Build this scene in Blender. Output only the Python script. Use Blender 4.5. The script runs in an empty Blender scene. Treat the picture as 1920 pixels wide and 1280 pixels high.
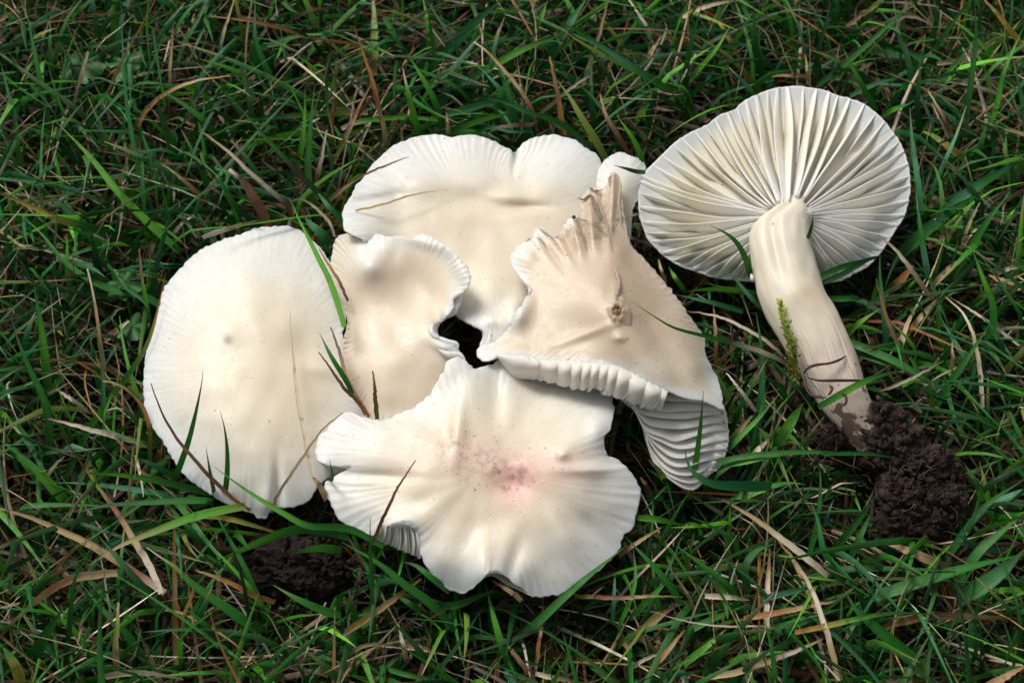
import bpy, math, random
import numpy as np
from mathutils import Vector, noise as mnoise

random.seed(7)
RNG = np.random.default_rng(11)
CM = 0.01
COL = bpy.context.scene.collection

# ------------------------------------------------------------------ camera
W_, H_ = 1920.0, 1280.0
FOC, SENS = 60.0, 36.0
TILT = math.radians(33)
DIST = 43.0
TARGET = np.array([0.0, 0.0, 2.0])
CAMP = TARGET + DIST * np.array([0.0, -math.sin(TILT), math.cos(TILT)])
FWD = (TARGET - CAMP) / DIST
RIGHT = np.array([1.0, 0.0, 0.0])
UP = np.cross(RIGHT, FWD)

cam = bpy.data.cameras.new("camera")
camo = bpy.data.objects.new("camera", cam)
COL.objects.link(camo)
camo.location = Vector(CAMP * CM)
camo.rotation_euler = (TILT, 0, 0)
cam.lens = FOC
cam.sensor_width = SENS
cam.clip_start = 0.01
cam.clip_end = 100
cam.dof.use_dof = True
cam.dof.focus_distance = (DIST - 1.5) * CM
cam.dof.aperture_fstop = 30
bpy.context.scene.camera = camo

# ------------------------------------------------------------------ world, sun, exposure
SUN_EL, SUN_AZ = math.radians(48), math.radians(-36)      # azimuth from +y (away), negative = to the left
world = bpy.data.worlds.new("World")
bpy.context.scene.world = world
world.use_nodes = True
wn = world.node_tree
bg = wn.nodes["Background"]
sky = wn.nodes.new("ShaderNodeTexSky")
sky.sky_type = 'NISHITA'
sky.sun_disc = False
sky.sun_elevation = SUN_EL
sky.sun_rotation = SUN_AZ
sky.air_density = 1.0
sky.dust_density = 4.0
sky.ozone_density = 0.6
hs = wn.nodes.new("ShaderNodeHueSaturation")          # overcast: nearly white cloud light
hs.inputs["Saturation"].default_value = 0.22
wn.links.new(sky.outputs[0], hs.inputs["Color"])
wn.links.new(hs.outputs[0], bg.inputs[0])
bg.inputs[1].default_value = 0.06
sun = bpy.data.lights.new("sun", 'SUN')
suno = bpy.data.objects.new("sun", sun)
COL.objects.link(suno)
sun.energy = 1.5
sun.angle = math.radians(20)
sun.color = (1.0, 0.95, 0.88)
sd = Vector((math.sin(SUN_AZ) * math.cos(SUN_EL), math.cos(SUN_AZ) * math.cos(SUN_EL), math.sin(SUN_EL)))
suno.rotation_euler = sd.to_track_quat('Z', 'Y').to_euler()
sc = bpy.context.scene
sc.view_settings.view_transform = 'Standard'
sc.view_settings.look = 'None'
sc.view_settings.gamma = 1
sc.view_settings.use_curve_mapping = False
sc.view_settings.exposure = 0.58
sc.cycles.use_denoising = True
sc.cycles.max_bounces = 8
sc.cycles.sample_clamp_indirect = 6


# ------------------------------------------------------------------ helpers
def P(u, v, z):
    """world point (cm) on the horizontal plane z seen along the ray of photo pixel (u, v)"""
    u = np.asarray(u, float); v = np.asarray(v, float); z = np.asarray(z, float)
    k = SENS / FOC / W_
    d = FWD + ((u - W_ / 2) * k)[..., None] * RIGHT - ((v - H_ / 2) * k)[..., None] * UP
    t = (z - CAMP[2]) / d[..., 2]
    return CAMP + d * t[..., None]


def PIX(p):
    q = p - CAMP
    f = q @ FWD
    k = SENS / FOC / W_
    return W_ / 2 + (q @ RIGHT) / f / k, H_ / 2 - (q @ UP) / f / k


def catmull(pts, n, closed=False):
    """n points at equal arc length on a smooth curve through pts"""
    pts = np.asarray(pts, float)
    if closed:
        q = np.vstack([pts[-1], pts, pts[0], pts[1]])
    else:
        q = np.vstack([2 * pts[0] - pts[1], pts, 2 * pts[-1] - pts[-2]])
    out = []
    m = 12
    t = np.linspace(0, 1, m, endpoint=False)[:, None]
    for i in range(1, len(q) - 2):
        a, b, c, d = q[i - 1], q[i], q[i + 1], q[i + 2]
        out.append(0.5 * (2 * b + (c - a) * t + (2 * a - 5 * b + 4 * c - d) * t ** 2 + (3 * b - a - 3 * c + d) * t ** 3))
    out = np.vstack(out + [q[-2][None]])
    s = np.r_[0, np.cumsum(np.linalg.norm(np.diff(out, axis=0), axis=1))]
    w = np.linspace(0, s[-1], n + 1)[:-1] if closed else np.linspace(0, s[-1], n)
    return np.stack([np.interp(w, s, out[:, k]) for k in range(out.shape[1])], 1)


class TPS:
    def __init__(self, ctrl):
        c = np.array(ctrl, float)
        self.x = c[:, :2] / 100
        n = len(c)
        K = self.k(self.x, self.x) + np.eye(n) * 0.003
        A = np.zeros((n + 3, n + 3))
        A[:n, :n] = K
        A[:n, n] = 1; A[:n, n + 1:] = self.x
        A[n, :n] = 1; A[n + 1:, :n] = self.x.T
        self.w = np.linalg.solve(A, np.r_[c[:, 2], 0, 0, 0])

    def k(self, a, b):
        d2 = ((a[:, None] - b[None]) ** 2).sum(-1)
        return 0.5 * d2 * np.log(d2 + 1e-9)

    def __call__(self, u, v):
        sh = np.shape(u)
        p = np.stack([np.ravel(u), np.ravel(v)], 1) / 100
        n = len(self.x)
        r = self.k(p, self.x) @ self.w[:n] + self.w[n] + p @ self.w[n + 1:]
        return r.reshape(sh)


def pnoise(n, kmin, kmax, seed, count=14, power=0.0):
    """periodic 1-D noise of n samples, about -1..1"""
    r = np.random.default_rng(seed)
    t = np.linspace(0, 2 * math.pi, n, endpoint=False)
    o = np.zeros(n)
    for _ in range(count):
        k = r.integers(kmin, kmax + 1)
        o += np.sin(k * t + r.uniform(0, 6.28)) * r.uniform(.4, 1)
    return o / max(np.abs(o).max(), 1e-6)


def sstep(a, b, x):
    t = np.clip((x - a) / (b - a), 0, 1)
    return t * t * (3 - 2 * t)


def add_mesh(name, V, F, mat, parent=None, col=None, uv=None, dirt=None, smooth=True, link=True):
    me = bpy.data.meshes.new(name)
    V = np.asarray(V, float) * CM
    F = np.asarray(F)
    me.vertices.add(len(V))
    me.vertices.foreach_set("co", V.astype(np.float32).ravel())
    n = F.shape[1]
    me.loops.add(F.size)
    me.loops.foreach_set("vertex_index", F.astype(np.int32).ravel())
    me.polygons.add(len(F))
    me.polygons.foreach_set("loop_start", np.arange(0, F.size, n, dtype=np.int32))
    me.polygons.foreach_set("loop_total", np.full(len(F), n, dtype=np.int32))
    me.polygons.foreach_set("use_smooth", np.full(len(F), smooth))
    me.update(calc_edges=True)
    if col is not None:
        a = me.attributes.new("Col", 'FLOAT_COLOR', 'POINT')
        c = np.ones((len(V), 4), np.float32)
        c[:, :3] = col
        a.data.foreach_set("color", c.ravel())
    if dirt is not None:
        a = me.attributes.new("Dirt", 'FLOAT', 'POINT')
        a.data.foreach_set("value", np.asarray(dirt, np.float32))
    if uv is not None:
        l = me.uv_layers.new(name="UV")
        l.data.foreach_set("uv", np.asarray(uv, np.float32)[F.ravel()].ravel())
    me.materials.append(mat)
    me.validate(clean_customdata=False)
    o = bpy.data.objects.new(name, me)
    if parent is not None:
        o.parent = parent
        o.matrix_parent_inverse = parent.matrix_world.inverted() if False else o.matrix_parent_inverse
        me_off = parent['_base']
        co = V - np.array(me_off)
        me.vertices.foreach_set("co", co.astype(np.float32).ravel())
    COL.objects.link(o)
    return o


def tag(o, label=None, cat=None, group=None, kind=None):
    if label: o["label"] = label
    if cat: o["category"] = cat
    if group: o["group"] = group
    if kind: o["kind"] = kind
    return o


def thing(name, base, label, cat, group=None):
    o = bpy.data.objects.new(name, None)
    o.empty_display_size = 0.01
    COL.objects.link(o)
    b = tuple(float(x) * CM for x in base)
    o.location = b
    o['_base'] = b
    return tag(o, label, cat, group)


def grid_faces(nr, nc, closed=True):
    i = np.arange(nr - 1)[:, None]
    j = np.arange(nc if closed else nc - 1)[None]
    j2 = (j + 1) % nc
    return np.stack([i * nc + j, i * nc + j2, (i + 1) * nc + j2, (i + 1) * nc + j], -1).reshape(-1, 4)


# ------------------------------------------------------------------ materials
def new_mat(name):
    m = bpy.data.materials.new(name)
    m.use_nodes = True
    nt = m.node_tree
    return m, nt, nt.nodes["Principled BSDF"]


def N(nt, t, **kw):
    n = nt.nodes.new(t)
    for k, v in kw.items():
        if k in n.inputs:
            n.inputs[k].default_value = v
        else:
            setattr(n, k, v)
    return n


def mixc(nt, fac, a, b, mode='MIX'):
    m = nt.nodes.new("ShaderNodeMix")
    m.data_type = 'RGBA'
    m.blend_type = mode
    for s, x in ((0, fac), (6, a), (7, b)):
        if hasattr(x, 'links'):
            nt.links.new(x, m.inputs[s])
        elif isinstance(x, (int, float)):
            m.inputs[s].default_value = x
        else:
            m.inputs[s].default_value = (*x, 1)
    return m.outputs[2]


def mrange(nt, x, a, b, c, d):
    m = nt.nodes.new("ShaderNodeMapRange")
    nt.links.new(x, m.inputs[0])
    for i, v in enumerate((a, b, c, d)):
        if hasattr(v, 'links'):
            nt.links.new(v, m.inputs[i + 1])
        else:
            m.inputs[i + 1].default_value = v
    return m.outputs[0]


def math_(nt, op, a, b=None):
    m = nt.nodes.new("ShaderNodeMath")
    m.operation = op
    for i, x in enumerate((a, b)):
        if x is None: continue
        if hasattr(x, 'links'): nt.links.new(x, m.inputs[i])
        else: m.inputs[i].default_value = x
    return m.outputs[0]


def cap_material():
    m, nt, b = new_mat("mushroom_skin")
    at = N(nt, "ShaderNodeAttribute", attribute_name="Col")
    di = N(nt, "ShaderNodeAttribute", attribute_name="Dirt")
    uv = N(nt, "ShaderNodeUVMap")
    tc = N(nt, "ShaderNodeTexCoord")
    # radial streaks: UV = (angle, radius)
    mp = N(nt, "ShaderNodeMapping")
    mp.inputs["Scale"].default_value = (110, 4, 1)
    nt.links.new(uv.outputs[0], mp.inputs[0])
    st = N(nt, "ShaderNodeTexNoise", Scale=1.0, Detail=3.0)
    nt.links.new(mp.outputs[0], st.inputs["Vector"])
    sep = N(nt, "ShaderNodeSeparateXYZ")
    nt.links.new(uv.outputs[0], sep.inputs[0])
    rimf = mrange(nt, sep.outputs[1], 0.68, 0.98, 0.0, 1.0)
    stv = mrange(nt, st.outputs[0], 0.35, 0.7, 0.0, 1.0)
    streak = math_(nt, 'MULTIPLY', stv, rimf)
    c = mixc(nt, math_(nt, 'MULTIPLY', streak, 0.30), at.outputs[0], (0.93, 0.93, 0.92))
    mp3 = N(nt, "ShaderNodeMapping")
    mp3.inputs["Scale"].default_value = (260, 7, 1)
    nt.links.new(uv.outputs[0], mp3.inputs[0])
    fb = N(nt, "ShaderNodeTexNoise", Scale=1.0, Detail=4.0)
    nt.links.new(mp3.outputs[0], fb.inputs["Vector"])
    c = mixc(nt, math_(nt, 'MULTIPLY', mrange(nt, fb.outputs[0], 0.45, 0.7, 0.0, 0.28), mrange(nt, sep.outputs[1], 0.15, 0.5, 0.0, 1.0)), c, (0.66, 0.58, 0.46))
    # soft mottling
    mo = N(nt, "ShaderNodeTexNoise", Scale=60.0, Detail=4.0)
    nt.links.new(tc.outputs["Object"], mo.inputs["Vector"])
    c = mixc(nt, mrange(nt, mo.outputs[0], 0.4, 0.75, 0.0, 0.18), c, (0.70, 0.58, 0.43))
    mo2 = N(nt, "ShaderNodeTexNoise", Scale=420.0, Detail=6.0, Roughness=0.65)
    nt.links.new(tc.outputs["Object"], mo2.inputs["Vector"])
    c = mixc(nt, mrange(nt, mo2.outputs[0], 0.52, 0.72, 0.0, 0.22), c, (0.62, 0.50, 0.38))
    # sparse specks, many where Dirt is high
    for scl, t0, t1, r0, r1 in ((420.0, .010, .35, .05, .22), (1000.0, .016, .85, .12, .38), (1900.0, .02, .6, .15, .42)):
        vo = N(nt, "ShaderNodeTexVoronoi", Scale=scl)
        nt.links.new(tc.outputs["Object"], vo.inputs["Vector"])
        wn_ = N(nt, "ShaderNodeTexWhiteNoise")
        nt.links.new(vo.outputs["Position"], wn_.inputs["Vector"])
        on = math_(nt, 'LESS_THAN', wn_.outputs["Value"], mrange(nt, di.outputs["Fac"], 0.0, 1.0, t0, t1))
        sx_ = N(nt, "ShaderNodeSeparateColor")
        nt.links.new(vo.outputs["Color"], sx_.inputs[0])
        rad = mrange(nt, sx_.outputs[1], 0.0, 1.0, r0, r1)
        sp = mrange(nt, vo.outputs["Distance"], rad, 0.03, 0.0, 1.0)
        spf = math_(nt, 'MULTIPLY', math_(nt, 'MULTIPLY', on, sp), mrange(nt, sx_.outputs[2], 0, 1, .35, .95))
        c = mixc(nt, spf, c, (0.10, 0.085, 0.03))
    # smeared dirt
    dn = N(nt, "ShaderNodeTexNoise", Scale=450.0, Detail=5.0)
    nt.links.new(tc.outputs["Object"], dn.inputs["Vector"])
    df = math_(nt, 'MULTIPLY', mrange(nt, dn.outputs[0], 0.48, 0.62, 0.0, 1.0), math_(nt, 'POWER', di.outputs["Fac"], 3.0))
    c = mixc(nt, math_(nt, 'MULTIPLY', df, 0.42), c, (0.22, 0.14, 0.07))
    nt.links.new(c, b.inputs["Base Color"])
    rn = N(nt, "ShaderNodeTexNoise", Scale=900.0, Detail=4.0)
    nt.links.new(tc.outputs["Object"], rn.inputs["Vector"])
    nt.links.new(mrange(nt, rn.outputs[0], 0.35, 0.65, 0.4, 0.65), b.inputs["Roughness"])
    b.inputs["Specular IOR Level"].default_value = 0.45
    b.inputs["Subsurface Weight"].default_value = 0.75
    b.inputs["Subsurface Radius"].default_value = (1.0, 0.8, 0.64)
    b.inputs["Subsurface Scale"].default_value = 0.0035
    b.inputs["Coat Weight"].default_value = 0.32
    b.inputs["Coat Roughness"].default_value = 0.17
    # bump
    fi = N(nt, "ShaderNodeTexNoise", Scale=3200.0, Detail=3.0)
    nt.links.new(tc.outputs["Object"], fi.inputs["Vector"])
    b1 = N(nt, "ShaderNodeBump", Strength=0.6, Distance=0.00007)
    nt.links.new(fi.outputs[0], b1.inputs["Height"])
    b2 = N(nt, "ShaderNodeBump", Strength=0.3, Distance=0.00018)
    nt.links.new(streak, b2.inputs["Height"])
    nt.links.new(b1.outputs[0], b2.inputs["Normal"])
    nt.links.new(b2.outputs[0], b.inputs["Normal"])
    b3 = N(nt, "ShaderNodeBump", Strength=1.0, Distance=0.00009)
    nt.links.new(fi.outputs[0], b3.inputs["Height"])
    b4 = N(nt, "ShaderNodeBump", Strength=0.5, Distance=0.00045)
    nt.links.new(streak, b4.inputs["Height"])
    nt.links.new(b3.outputs[0], b4.inputs["Normal"])
    nt.links.new(b4.outputs[0], b.inputs["Coat Normal"])
    return m


def gill_material():
    m, nt, b = new_mat("gill_flesh")
    at = N(nt, "ShaderNodeAttribute", attribute_name="Col")
    tc = N(nt, "ShaderNodeTexCoord")
    mo = N(nt, "ShaderNodeTexNoise", Scale=250.0, Detail=3.0)
    nt.links.new(tc.outputs["Object"], mo.inputs["Vector"])
    c = mixc(nt, mrange(nt, mo.outputs[0], 0.45, 0.8, 0.0, 0.25), at.outputs[0], (0.72, 0.66, 0.50))
    nt.links.new(c, b.inputs["Base Color"])
    b.inputs["Roughness"].default_value = 0.5
    b.inputs["Specular IOR Level"].default_value = 0.35
    b.inputs["Subsurface Weight"].default_value = 0.3
    b.inputs["Subsurface Radius"].default_value = (1.0, 0.8, 0.6)
    b.inputs["Subsurface Scale"].default_value = 0.0015
    b1 = N(nt, "ShaderNodeBump", Strength=0.3, Distance=0.0002)
    nt.links.new(mo.outputs[0], b1.inputs["Height"])
    nt.links.new(b1.outputs[0], b.inputs["Normal"])
    return m


def stem_material():
    m, nt, b = new_mat("stem_flesh")
    at = N(nt, "ShaderNodeAttribute", attribute_name="Col")
    di = N(nt, "ShaderNodeAttribute", attribute_name="Dirt")
    uv = N(nt, "ShaderNodeUVMap")
    mp = N(nt, "ShaderNodeMapping")
    mp.inputs["Scale"].default_value = (60, 7, 1)
    nt.links.new(uv.outputs[0], mp.inputs[0])
    st = N(nt, "ShaderNodeTexNoise", Scale=1.0, Detail=5.0)
    nt.links.new(mp.outputs[0], st.inputs["Vector"])
    sep = N(nt, "ShaderNodeSeparateXYZ")
    nt.links.new(uv.outputs[0], sep.inputs[0])
    low = mrange(nt, sep.outputs[1], 0.45, 0.65, 0.12, 1.0)
    f = math_(nt, 'MULTIPLY', mrange(nt, st.outputs[0], 0.38, 0.66, 0.0, 1.0), low)
    c = mixc(nt, math_(nt, 'MULTIPLY', f, 0.55), at.outputs[0], (0.86, 0.80, 0.72))
    tc = N(nt, "ShaderNodeTexCoord")
    dn = N(nt, "ShaderNodeTexNoise", Scale=350.0, Detail=6.0)
    nt.links.new(tc.outputs["Object"], dn.inputs["Vector"])
    thr = mrange(nt, di.outputs["Fac"], 0.0, 1.0, 0.74, 0.42)
    df = mrange(nt, math_(nt, 'SUBTRACT', dn.outputs[0], thr), 0.0, 0.05, 0.0, 0.9)
    c = mixc(nt, df, c, (0.16, 0.09, 0.05))
    nt.links.new(c, b.inputs["Base Color"])
    b.inputs["Roughness"].default_value = 0.42
    b.inputs["Subsurface Weight"].default_value = 0.3
    b.inputs["Subsurface Radius"].default_value = (1.0, 0.75, 0.5)
    b.inputs["Subsurface Scale"].default_value = 0.002
    b1 = N(nt, "ShaderNodeBump", Strength=0.6, Distance=0.0005)
    nt.links.new(f, b1.inputs["Height"])
    nt.links.new(b1.outputs[0], b.inputs["Normal"])
    return m


def grass_material():
    m, nt, b = new_mat("grass_blade")
    at = N(nt, "ShaderNodeAttribute", attribute_name="Col")
    uv = N(nt, "ShaderNodeUVMap")
    tc = N(nt, "ShaderNodeTexCoord")
    mp = N(nt, "ShaderNodeMapping")
    mp.inputs["Scale"].default_value = (10, 0.35, 1)
    nt.links.new(uv.outputs[0], mp.inputs[0])
    st = N(nt, "ShaderNodeTexNoise", Scale=1.0, Detail=3.0)
    nt.links.new(mp.outputs[0], st.inputs["Vector"])
    sp = N(nt, "ShaderNodeTexNoise", Scale=300.0, Detail=4.0)
    nt.links.new(tc.outputs["Object"], sp.inputs["Vector"])
    c = mixc(nt, 1.0, at.outputs[0], (1, 1, 1), 'MULTIPLY')
    k = mrange(nt, st.outputs[0], 0.3, 0.7, 0.5, 1.5)
    vm = nt.nodes.new("ShaderNodeVectorMath"); vm.operation = 'SCALE'
    nt.links.new(at.outputs[0], vm.inputs[0]); nt.links.new(k, vm.inputs[3])
    c = mixc(nt, mrange(nt, sp.outputs[0], 0.58, 0.72, 0.0, 0.55), vm.outputs[0], (0.06, 0.035, 0.012))
    nt.links.new(c, b.inputs["Base Color"])
    nt.links.new(mrange(nt, sp.outputs[0], 0.3, 0.7, 0.38, 0.7), b.inputs["Roughness"])
    b.inputs["Specular IOR Level"].default_value = 0.4
    bp = N(nt, "ShaderNodeBump", Strength=0.5, Distance=0.0002)
    nt.links.new(st.outputs[0], bp.inputs["Height"])
    nt.links.new(bp.outputs[0], b.inputs["Normal"])
    tr = N(nt, "ShaderNodeBsdfTranslucent")
    nt.links.new(c, tr.inputs[0])
    mx = N(nt, "ShaderNodeMixShader", Fac=0.22)
    nt.links.new(b.outputs[0], mx.inputs[1])
    nt.links.new(tr.outputs[0], mx.inputs[2])
    nt.links.new(mx.outputs[0], nt.nodes["Material Output"].inputs[0])
    return m


def soil_material(name, c1, c2, wet=0.5):
    m, nt, b = new_mat(name)
    tc = N(nt, "ShaderNodeTexCoord")
    n1 = N(nt, "ShaderNodeTexNoise", Scale=180.0, Detail=8.0, Roughness=0.7)
    nt.links.new(tc.outputs["Object"], n1.inputs["Vector"])
    c = mixc(nt, mrange(nt, n1.outputs[0], 0.35, 0.7, 0, 1), c1, c2)
    nt.links.new(c, b.inputs["Base Color"])
    n2 = N(nt, "ShaderNodeTexNoise", Scale=900.0, Detail=6.0, Roughness=0.7)
    nt.links.new(tc.outputs["Object"], n2.inputs["Vector"])
    nt.links.new(mrange(nt, n1.outputs[0], 0.4, 0.6, 0.9, 0.9 - wet), b.inputs["Roughness"])
    b.inputs["Specular IOR Level"].default_value = 0.3
    bp = N(nt, "ShaderNodeBump", Strength=1.0, Distance=0.0022)
    nt.links.new(n2.outputs[0], bp.inputs["Height"])
    nt.links.new(bp.outputs[0], b.inputs["Normal"])
    return m


M_CAP = cap_material()
M_GILL = gill_material()
M_STEM = stem_material()
M_GRASS = grass_material()
M_SOIL = soil_material("soil", (0.012, 0.008, 0.005), (0.035, 0.022, 0.013), 0.3)
M_CLOD = soil_material("soil_clump", (0.03, 0.018, 0.015), (0.13, 0.085, 0.070), 0.4)
M_WET = soil_material("wet_soil", (0.02, 0.013, 0.011), (0.07, 0.048, 0.04), 0.65)


# ------------------------------------------------------------------ ground
def ground():
    n = 160
    s = np.linspace(-1, 1, n)
    w = np.sign(s) * (np.abs(s) * 30 + np.abs(s) ** 8 * 400)
    X, Y = np.meshgrid(w, w)
    Z = np.array([[0.35 * mnoise.noise(Vector((x * .4, y * .4, 0))) + .15 * mnoise.noise(Vector((x * 1.7, y * 1.7, 3)))
                   for x, y in zip(a, b)] for a, b in zip(X, Y)])
    V = np.stack([X, Y, Z], -1).reshape(-1, 3)
    o = add_mesh("ground", V, grid_faces(n, n, False), M_SOIL)
    tag(o, kind="structure")
ground()

# ------------------------------------------------------------------ mushroom outlines (photo pixels)
OUT = {}
OUT['A'] = [(531, 423), (482, 426), (453, 437), (419, 448), (385, 462), (361, 479), (327, 513), (305, 545), (298, 574), (288, 612),
            (275, 656), (270, 685), (269, 719), (271, 758), (284, 796), (308, 830), (327, 864), (346, 888), (376, 913), (414, 937),
            (453, 954), (472, 959), (482, 968), (497, 970), (506, 959), (522, 951), (550, 949), (579, 937), (591, 917), (618, 893),
            (650, 880), (690, 840), (700, 790), (680, 762), (664, 735), (652, 700), (648, 670), (643, 630), (650, 590), (648, 559), (630, 515), (608, 472),
            (579, 443), (555, 427)]
OUT['B'] = [(641, 399), (649, 382), (666, 351), (680, 333), (697, 309), (717, 289), (742, 270), (772, 258), (803, 252), (827, 252),
            (848, 257), (865, 253), (889, 252), (917, 260), (937, 270), (956, 279), (963, 291), (966, 291), (972, 276), (992, 260), (1020, 253),
            (1044, 252), (1075, 261), (1102, 277), (1123, 294), (1131, 310), (1150, 340), (1160, 400), (1110, 500), (1030, 590),
            (985, 650), (925, 655), (899, 648), (908, 630), (904, 619), (880, 607), (862, 597), (850, 588), (800, 590), (730, 570), (700, 520),
            (690, 470), (680, 449), (662, 440), (647, 430), (643, 414)]
OUT['C'] = [(645, 436), (628, 452), (620, 490), (622, 520), (640, 560), (651, 600), (645, 640), (648, 690), (665, 740), (690, 775),
            (705, 810), (790, 800), (850, 740), (870, 700), (866, 672), (858, 650), (852, 640), (834, 640), (812, 630), (806, 617), (817, 606),
            (834, 596), (848, 578), (852, 555), (870, 545), (881, 529), (880, 510), (869, 490), (848, 470), (821, 450), (793, 438),
            (772, 447), (750, 441), (728, 443), (705, 437), (693, 450), (670, 446)]
OUT['D'] = [(838, 678), (826, 704), (806, 737), (775, 762), (735, 782), (710, 787), (678, 780), (657, 773), (637, 778), (617, 799),
            (601, 815), (592, 835), (593, 858), (607, 869), (630, 873), (655, 873), (655, 877), (640, 885), (622, 897), (609, 904), (613, 925), (625, 953), (641, 977),
            (670, 990), (700, 1002), (722, 985), (750, 975), (778, 985), (786, 1020), (792, 1046), (804, 1067), (820, 1087), (844, 1105), (865, 1111), (893, 1095), (905, 1081),
            (918, 1070), (938, 1074), (960, 1088), (985, 1106), (1000, 1116), (1039, 1115), (1072, 1101), (1104, 1079), (1141, 1050), (1165, 1022),
            (1169, 1004), (1187, 985), (1194, 953), (1202, 922), (1190, 896), (1169, 868), (1145, 855), (1138, 849), (1131, 819), (1144, 803),
            (1151, 770), (1148, 740), (1130, 700), (1050, 670), (990, 660), (945, 668), (917, 682), (905, 686), (888, 690), (872, 676), (856, 668)]
OUT['E'] = [(958, 490), (966, 464), (983, 453), (1000, 443), (1004, 430), (1013, 424), (1030, 440), (1046, 442), (1060, 418), (1075, 406), (1092, 398), (1088, 376),
            (1106, 352), (1126, 357), (1137, 345), (1146, 323), (1158, 326), (1164, 345), (1170, 400), (1178, 440), (1190, 466), (1224, 502),
            (1253, 536), (1279, 570), (1300, 604), (1321, 629), (1322, 648), (1325, 671), (1342, 701), (1352, 730), (1355, 755), (1354, 766),
            (1317, 750), (1283, 745), (1253, 732), (1215, 715), (1182, 698), (1148, 686), (1097, 679), (1055, 677), (1013, 677), (975, 668),
            (940, 664), (915, 676), (900, 670), (894, 660), (900, 648), (925, 640), (952, 616), (962, 592), (985, 560), (994, 540), (975, 520)]
OUT['F'] = [(1120, 330), (1129, 306), (1140, 294), (1161, 284), (1178, 289), (1195, 296), (1212, 313), (1203, 340), (1199, 371), (1188, 385), (1184, 415),
            (1180, 450), (1150, 460), (1120, 400)]
OUT['G'] = [(1197, 340), (1196, 375), (1199, 405), (1207, 430), (1215, 448), (1240, 475), (1268, 495), (1300, 507), (1330, 517), (1352, 522), (1385, 525), (1420, 528), (1480, 532),
            (1535, 528), (1575, 526), (1610, 508), (1632, 495), (1665, 455), (1680, 430), (1698, 400), (1707, 360), (1706, 320), (1697, 285), (1680, 253), (1655, 222), (1625, 196),
            (1600, 186), (1575, 178), (1545, 168), (1520, 163), (1485, 160), (1455, 164), (1432, 171), (1410, 180), (1390, 192), (1375, 205), (1350, 215), (1325, 232), (1300, 245), (1270, 262),
            (1245, 285), (1225, 305), (1208, 322)]
STEM = [(360, 1476, 1494, 2.2), (374, 1468, 1503, 2.42), (390, 1454, 1511, 2.64), (405, 1434, 1516, 2.82), (420, 1414, 1518, 2.9), (437, 1405, 1518, 2.95), (470, 1406, 1520, 3.0), (510, 1413, 1532, 2.9),
        (556, 1424, 1547, 2.8), (600, 1442, 1573, 2.7), (640, 1468, 1592, 2.6), (675, 1490, 1606, 2.5), (710, 1507, 1617, 2.4),
        (740, 1527, 1628, 2.3), (765, 1543, 1637, 2.2), (800, 1572, 1650, 2.0), (840, 1606, 1670, 1.8), (870, 1640, 1680, 1.6)]
FAN = [(1156, 735), (1190, 768), (1203, 785), (1215, 810), (1232, 844), (1249, 878), (1274, 903), (1300, 909), (1333, 886), (1350, 874),
       (1363, 844), (1366, 802), (1361, 772), (1352, 758), (1317, 745), (1253, 725), (1190, 705)]
FRINGE = [(940, 660), (962, 711), (1009, 711), (1047, 722), (1089, 731), (1118, 728), (1143, 743), (1173, 750), (1207, 764), (1253, 740), (1200, 700), (1013, 672)]

# silhouette mask (quarter resolution) so that no scattered blade pierces a mushroom
MS = 4
mask = np.zeros((int(H_) // MS, int(W_) // MS), bool)
yy, xx = np.mgrid[0:mask.shape[0], 0:mask.shape[1]]
px_, py_ = (xx + .5) * MS, (yy + .5) * MS


def poly_mask(poly):
    inside = np.zeros(mask.shape, bool)
    n = len(poly)
    for i in range(n):
        x1, y1 = poly[i]; x2, y2 = poly[(i + 1) % n]
        if y1 == y2: continue
        c = ((y1 > py_) != (y2 > py_)) & (px_ < (x2 - x1) * (py_ - y1) / (y2 - y1) + x1)
        inside ^= c
    return inside


ROOTBALL = [(1560, 770), (1640, 750), (1700, 800), (1740, 830), (1800, 870), (1800, 960), (1740, 1000), (1670, 1000), (1640, 930), (1620, 850), (1545, 830)]
CLODP = [(455, 1040), (500, 1010), (580, 1010), (640, 1050), (640, 1110), (590, 1135), (520, 1120), (470, 1090)]
for pl in list(OUT.values()) + [FAN, FRINGE, ROOTBALL, [(a, b) for b, a, _, _ in STEM] + [(c, b) for b, _, c, _ in STEM][::-1]]:
    mask |= poly_mask(pl)
hole = poly_mask([(850, 598), (875, 602), (905, 618), (910, 632), (893, 655), (917, 683), (888, 692), (858, 660)])
soft = mask.copy()
for _ in range(1):
    s = soft.copy()
    s[1:] |= soft[:-1]; s[:-1] |= soft[1:]; s[:, 1:] |= soft[:, :-1]; s[:, :-1] |= soft[:, 1:]
    soft = s
mask = soft
clodmask = poly_mask(CLODP)


def masked(p, m=None):
    m = mask if m is None else m
    u, v = PIX(p)
    i = np.clip((v / MS).astype(int), -1, m.shape[0]); j = np.clip((u / MS).astype(int), -1, m.shape[1])
    ok = (i >= 0) & (i < m.shape[0]) & (j >= 0) & (j < m.shape[1])
    r = np.zeros(u.shape, bool)
    r[ok] = m[i[ok], j[ok]]
    return r


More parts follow.
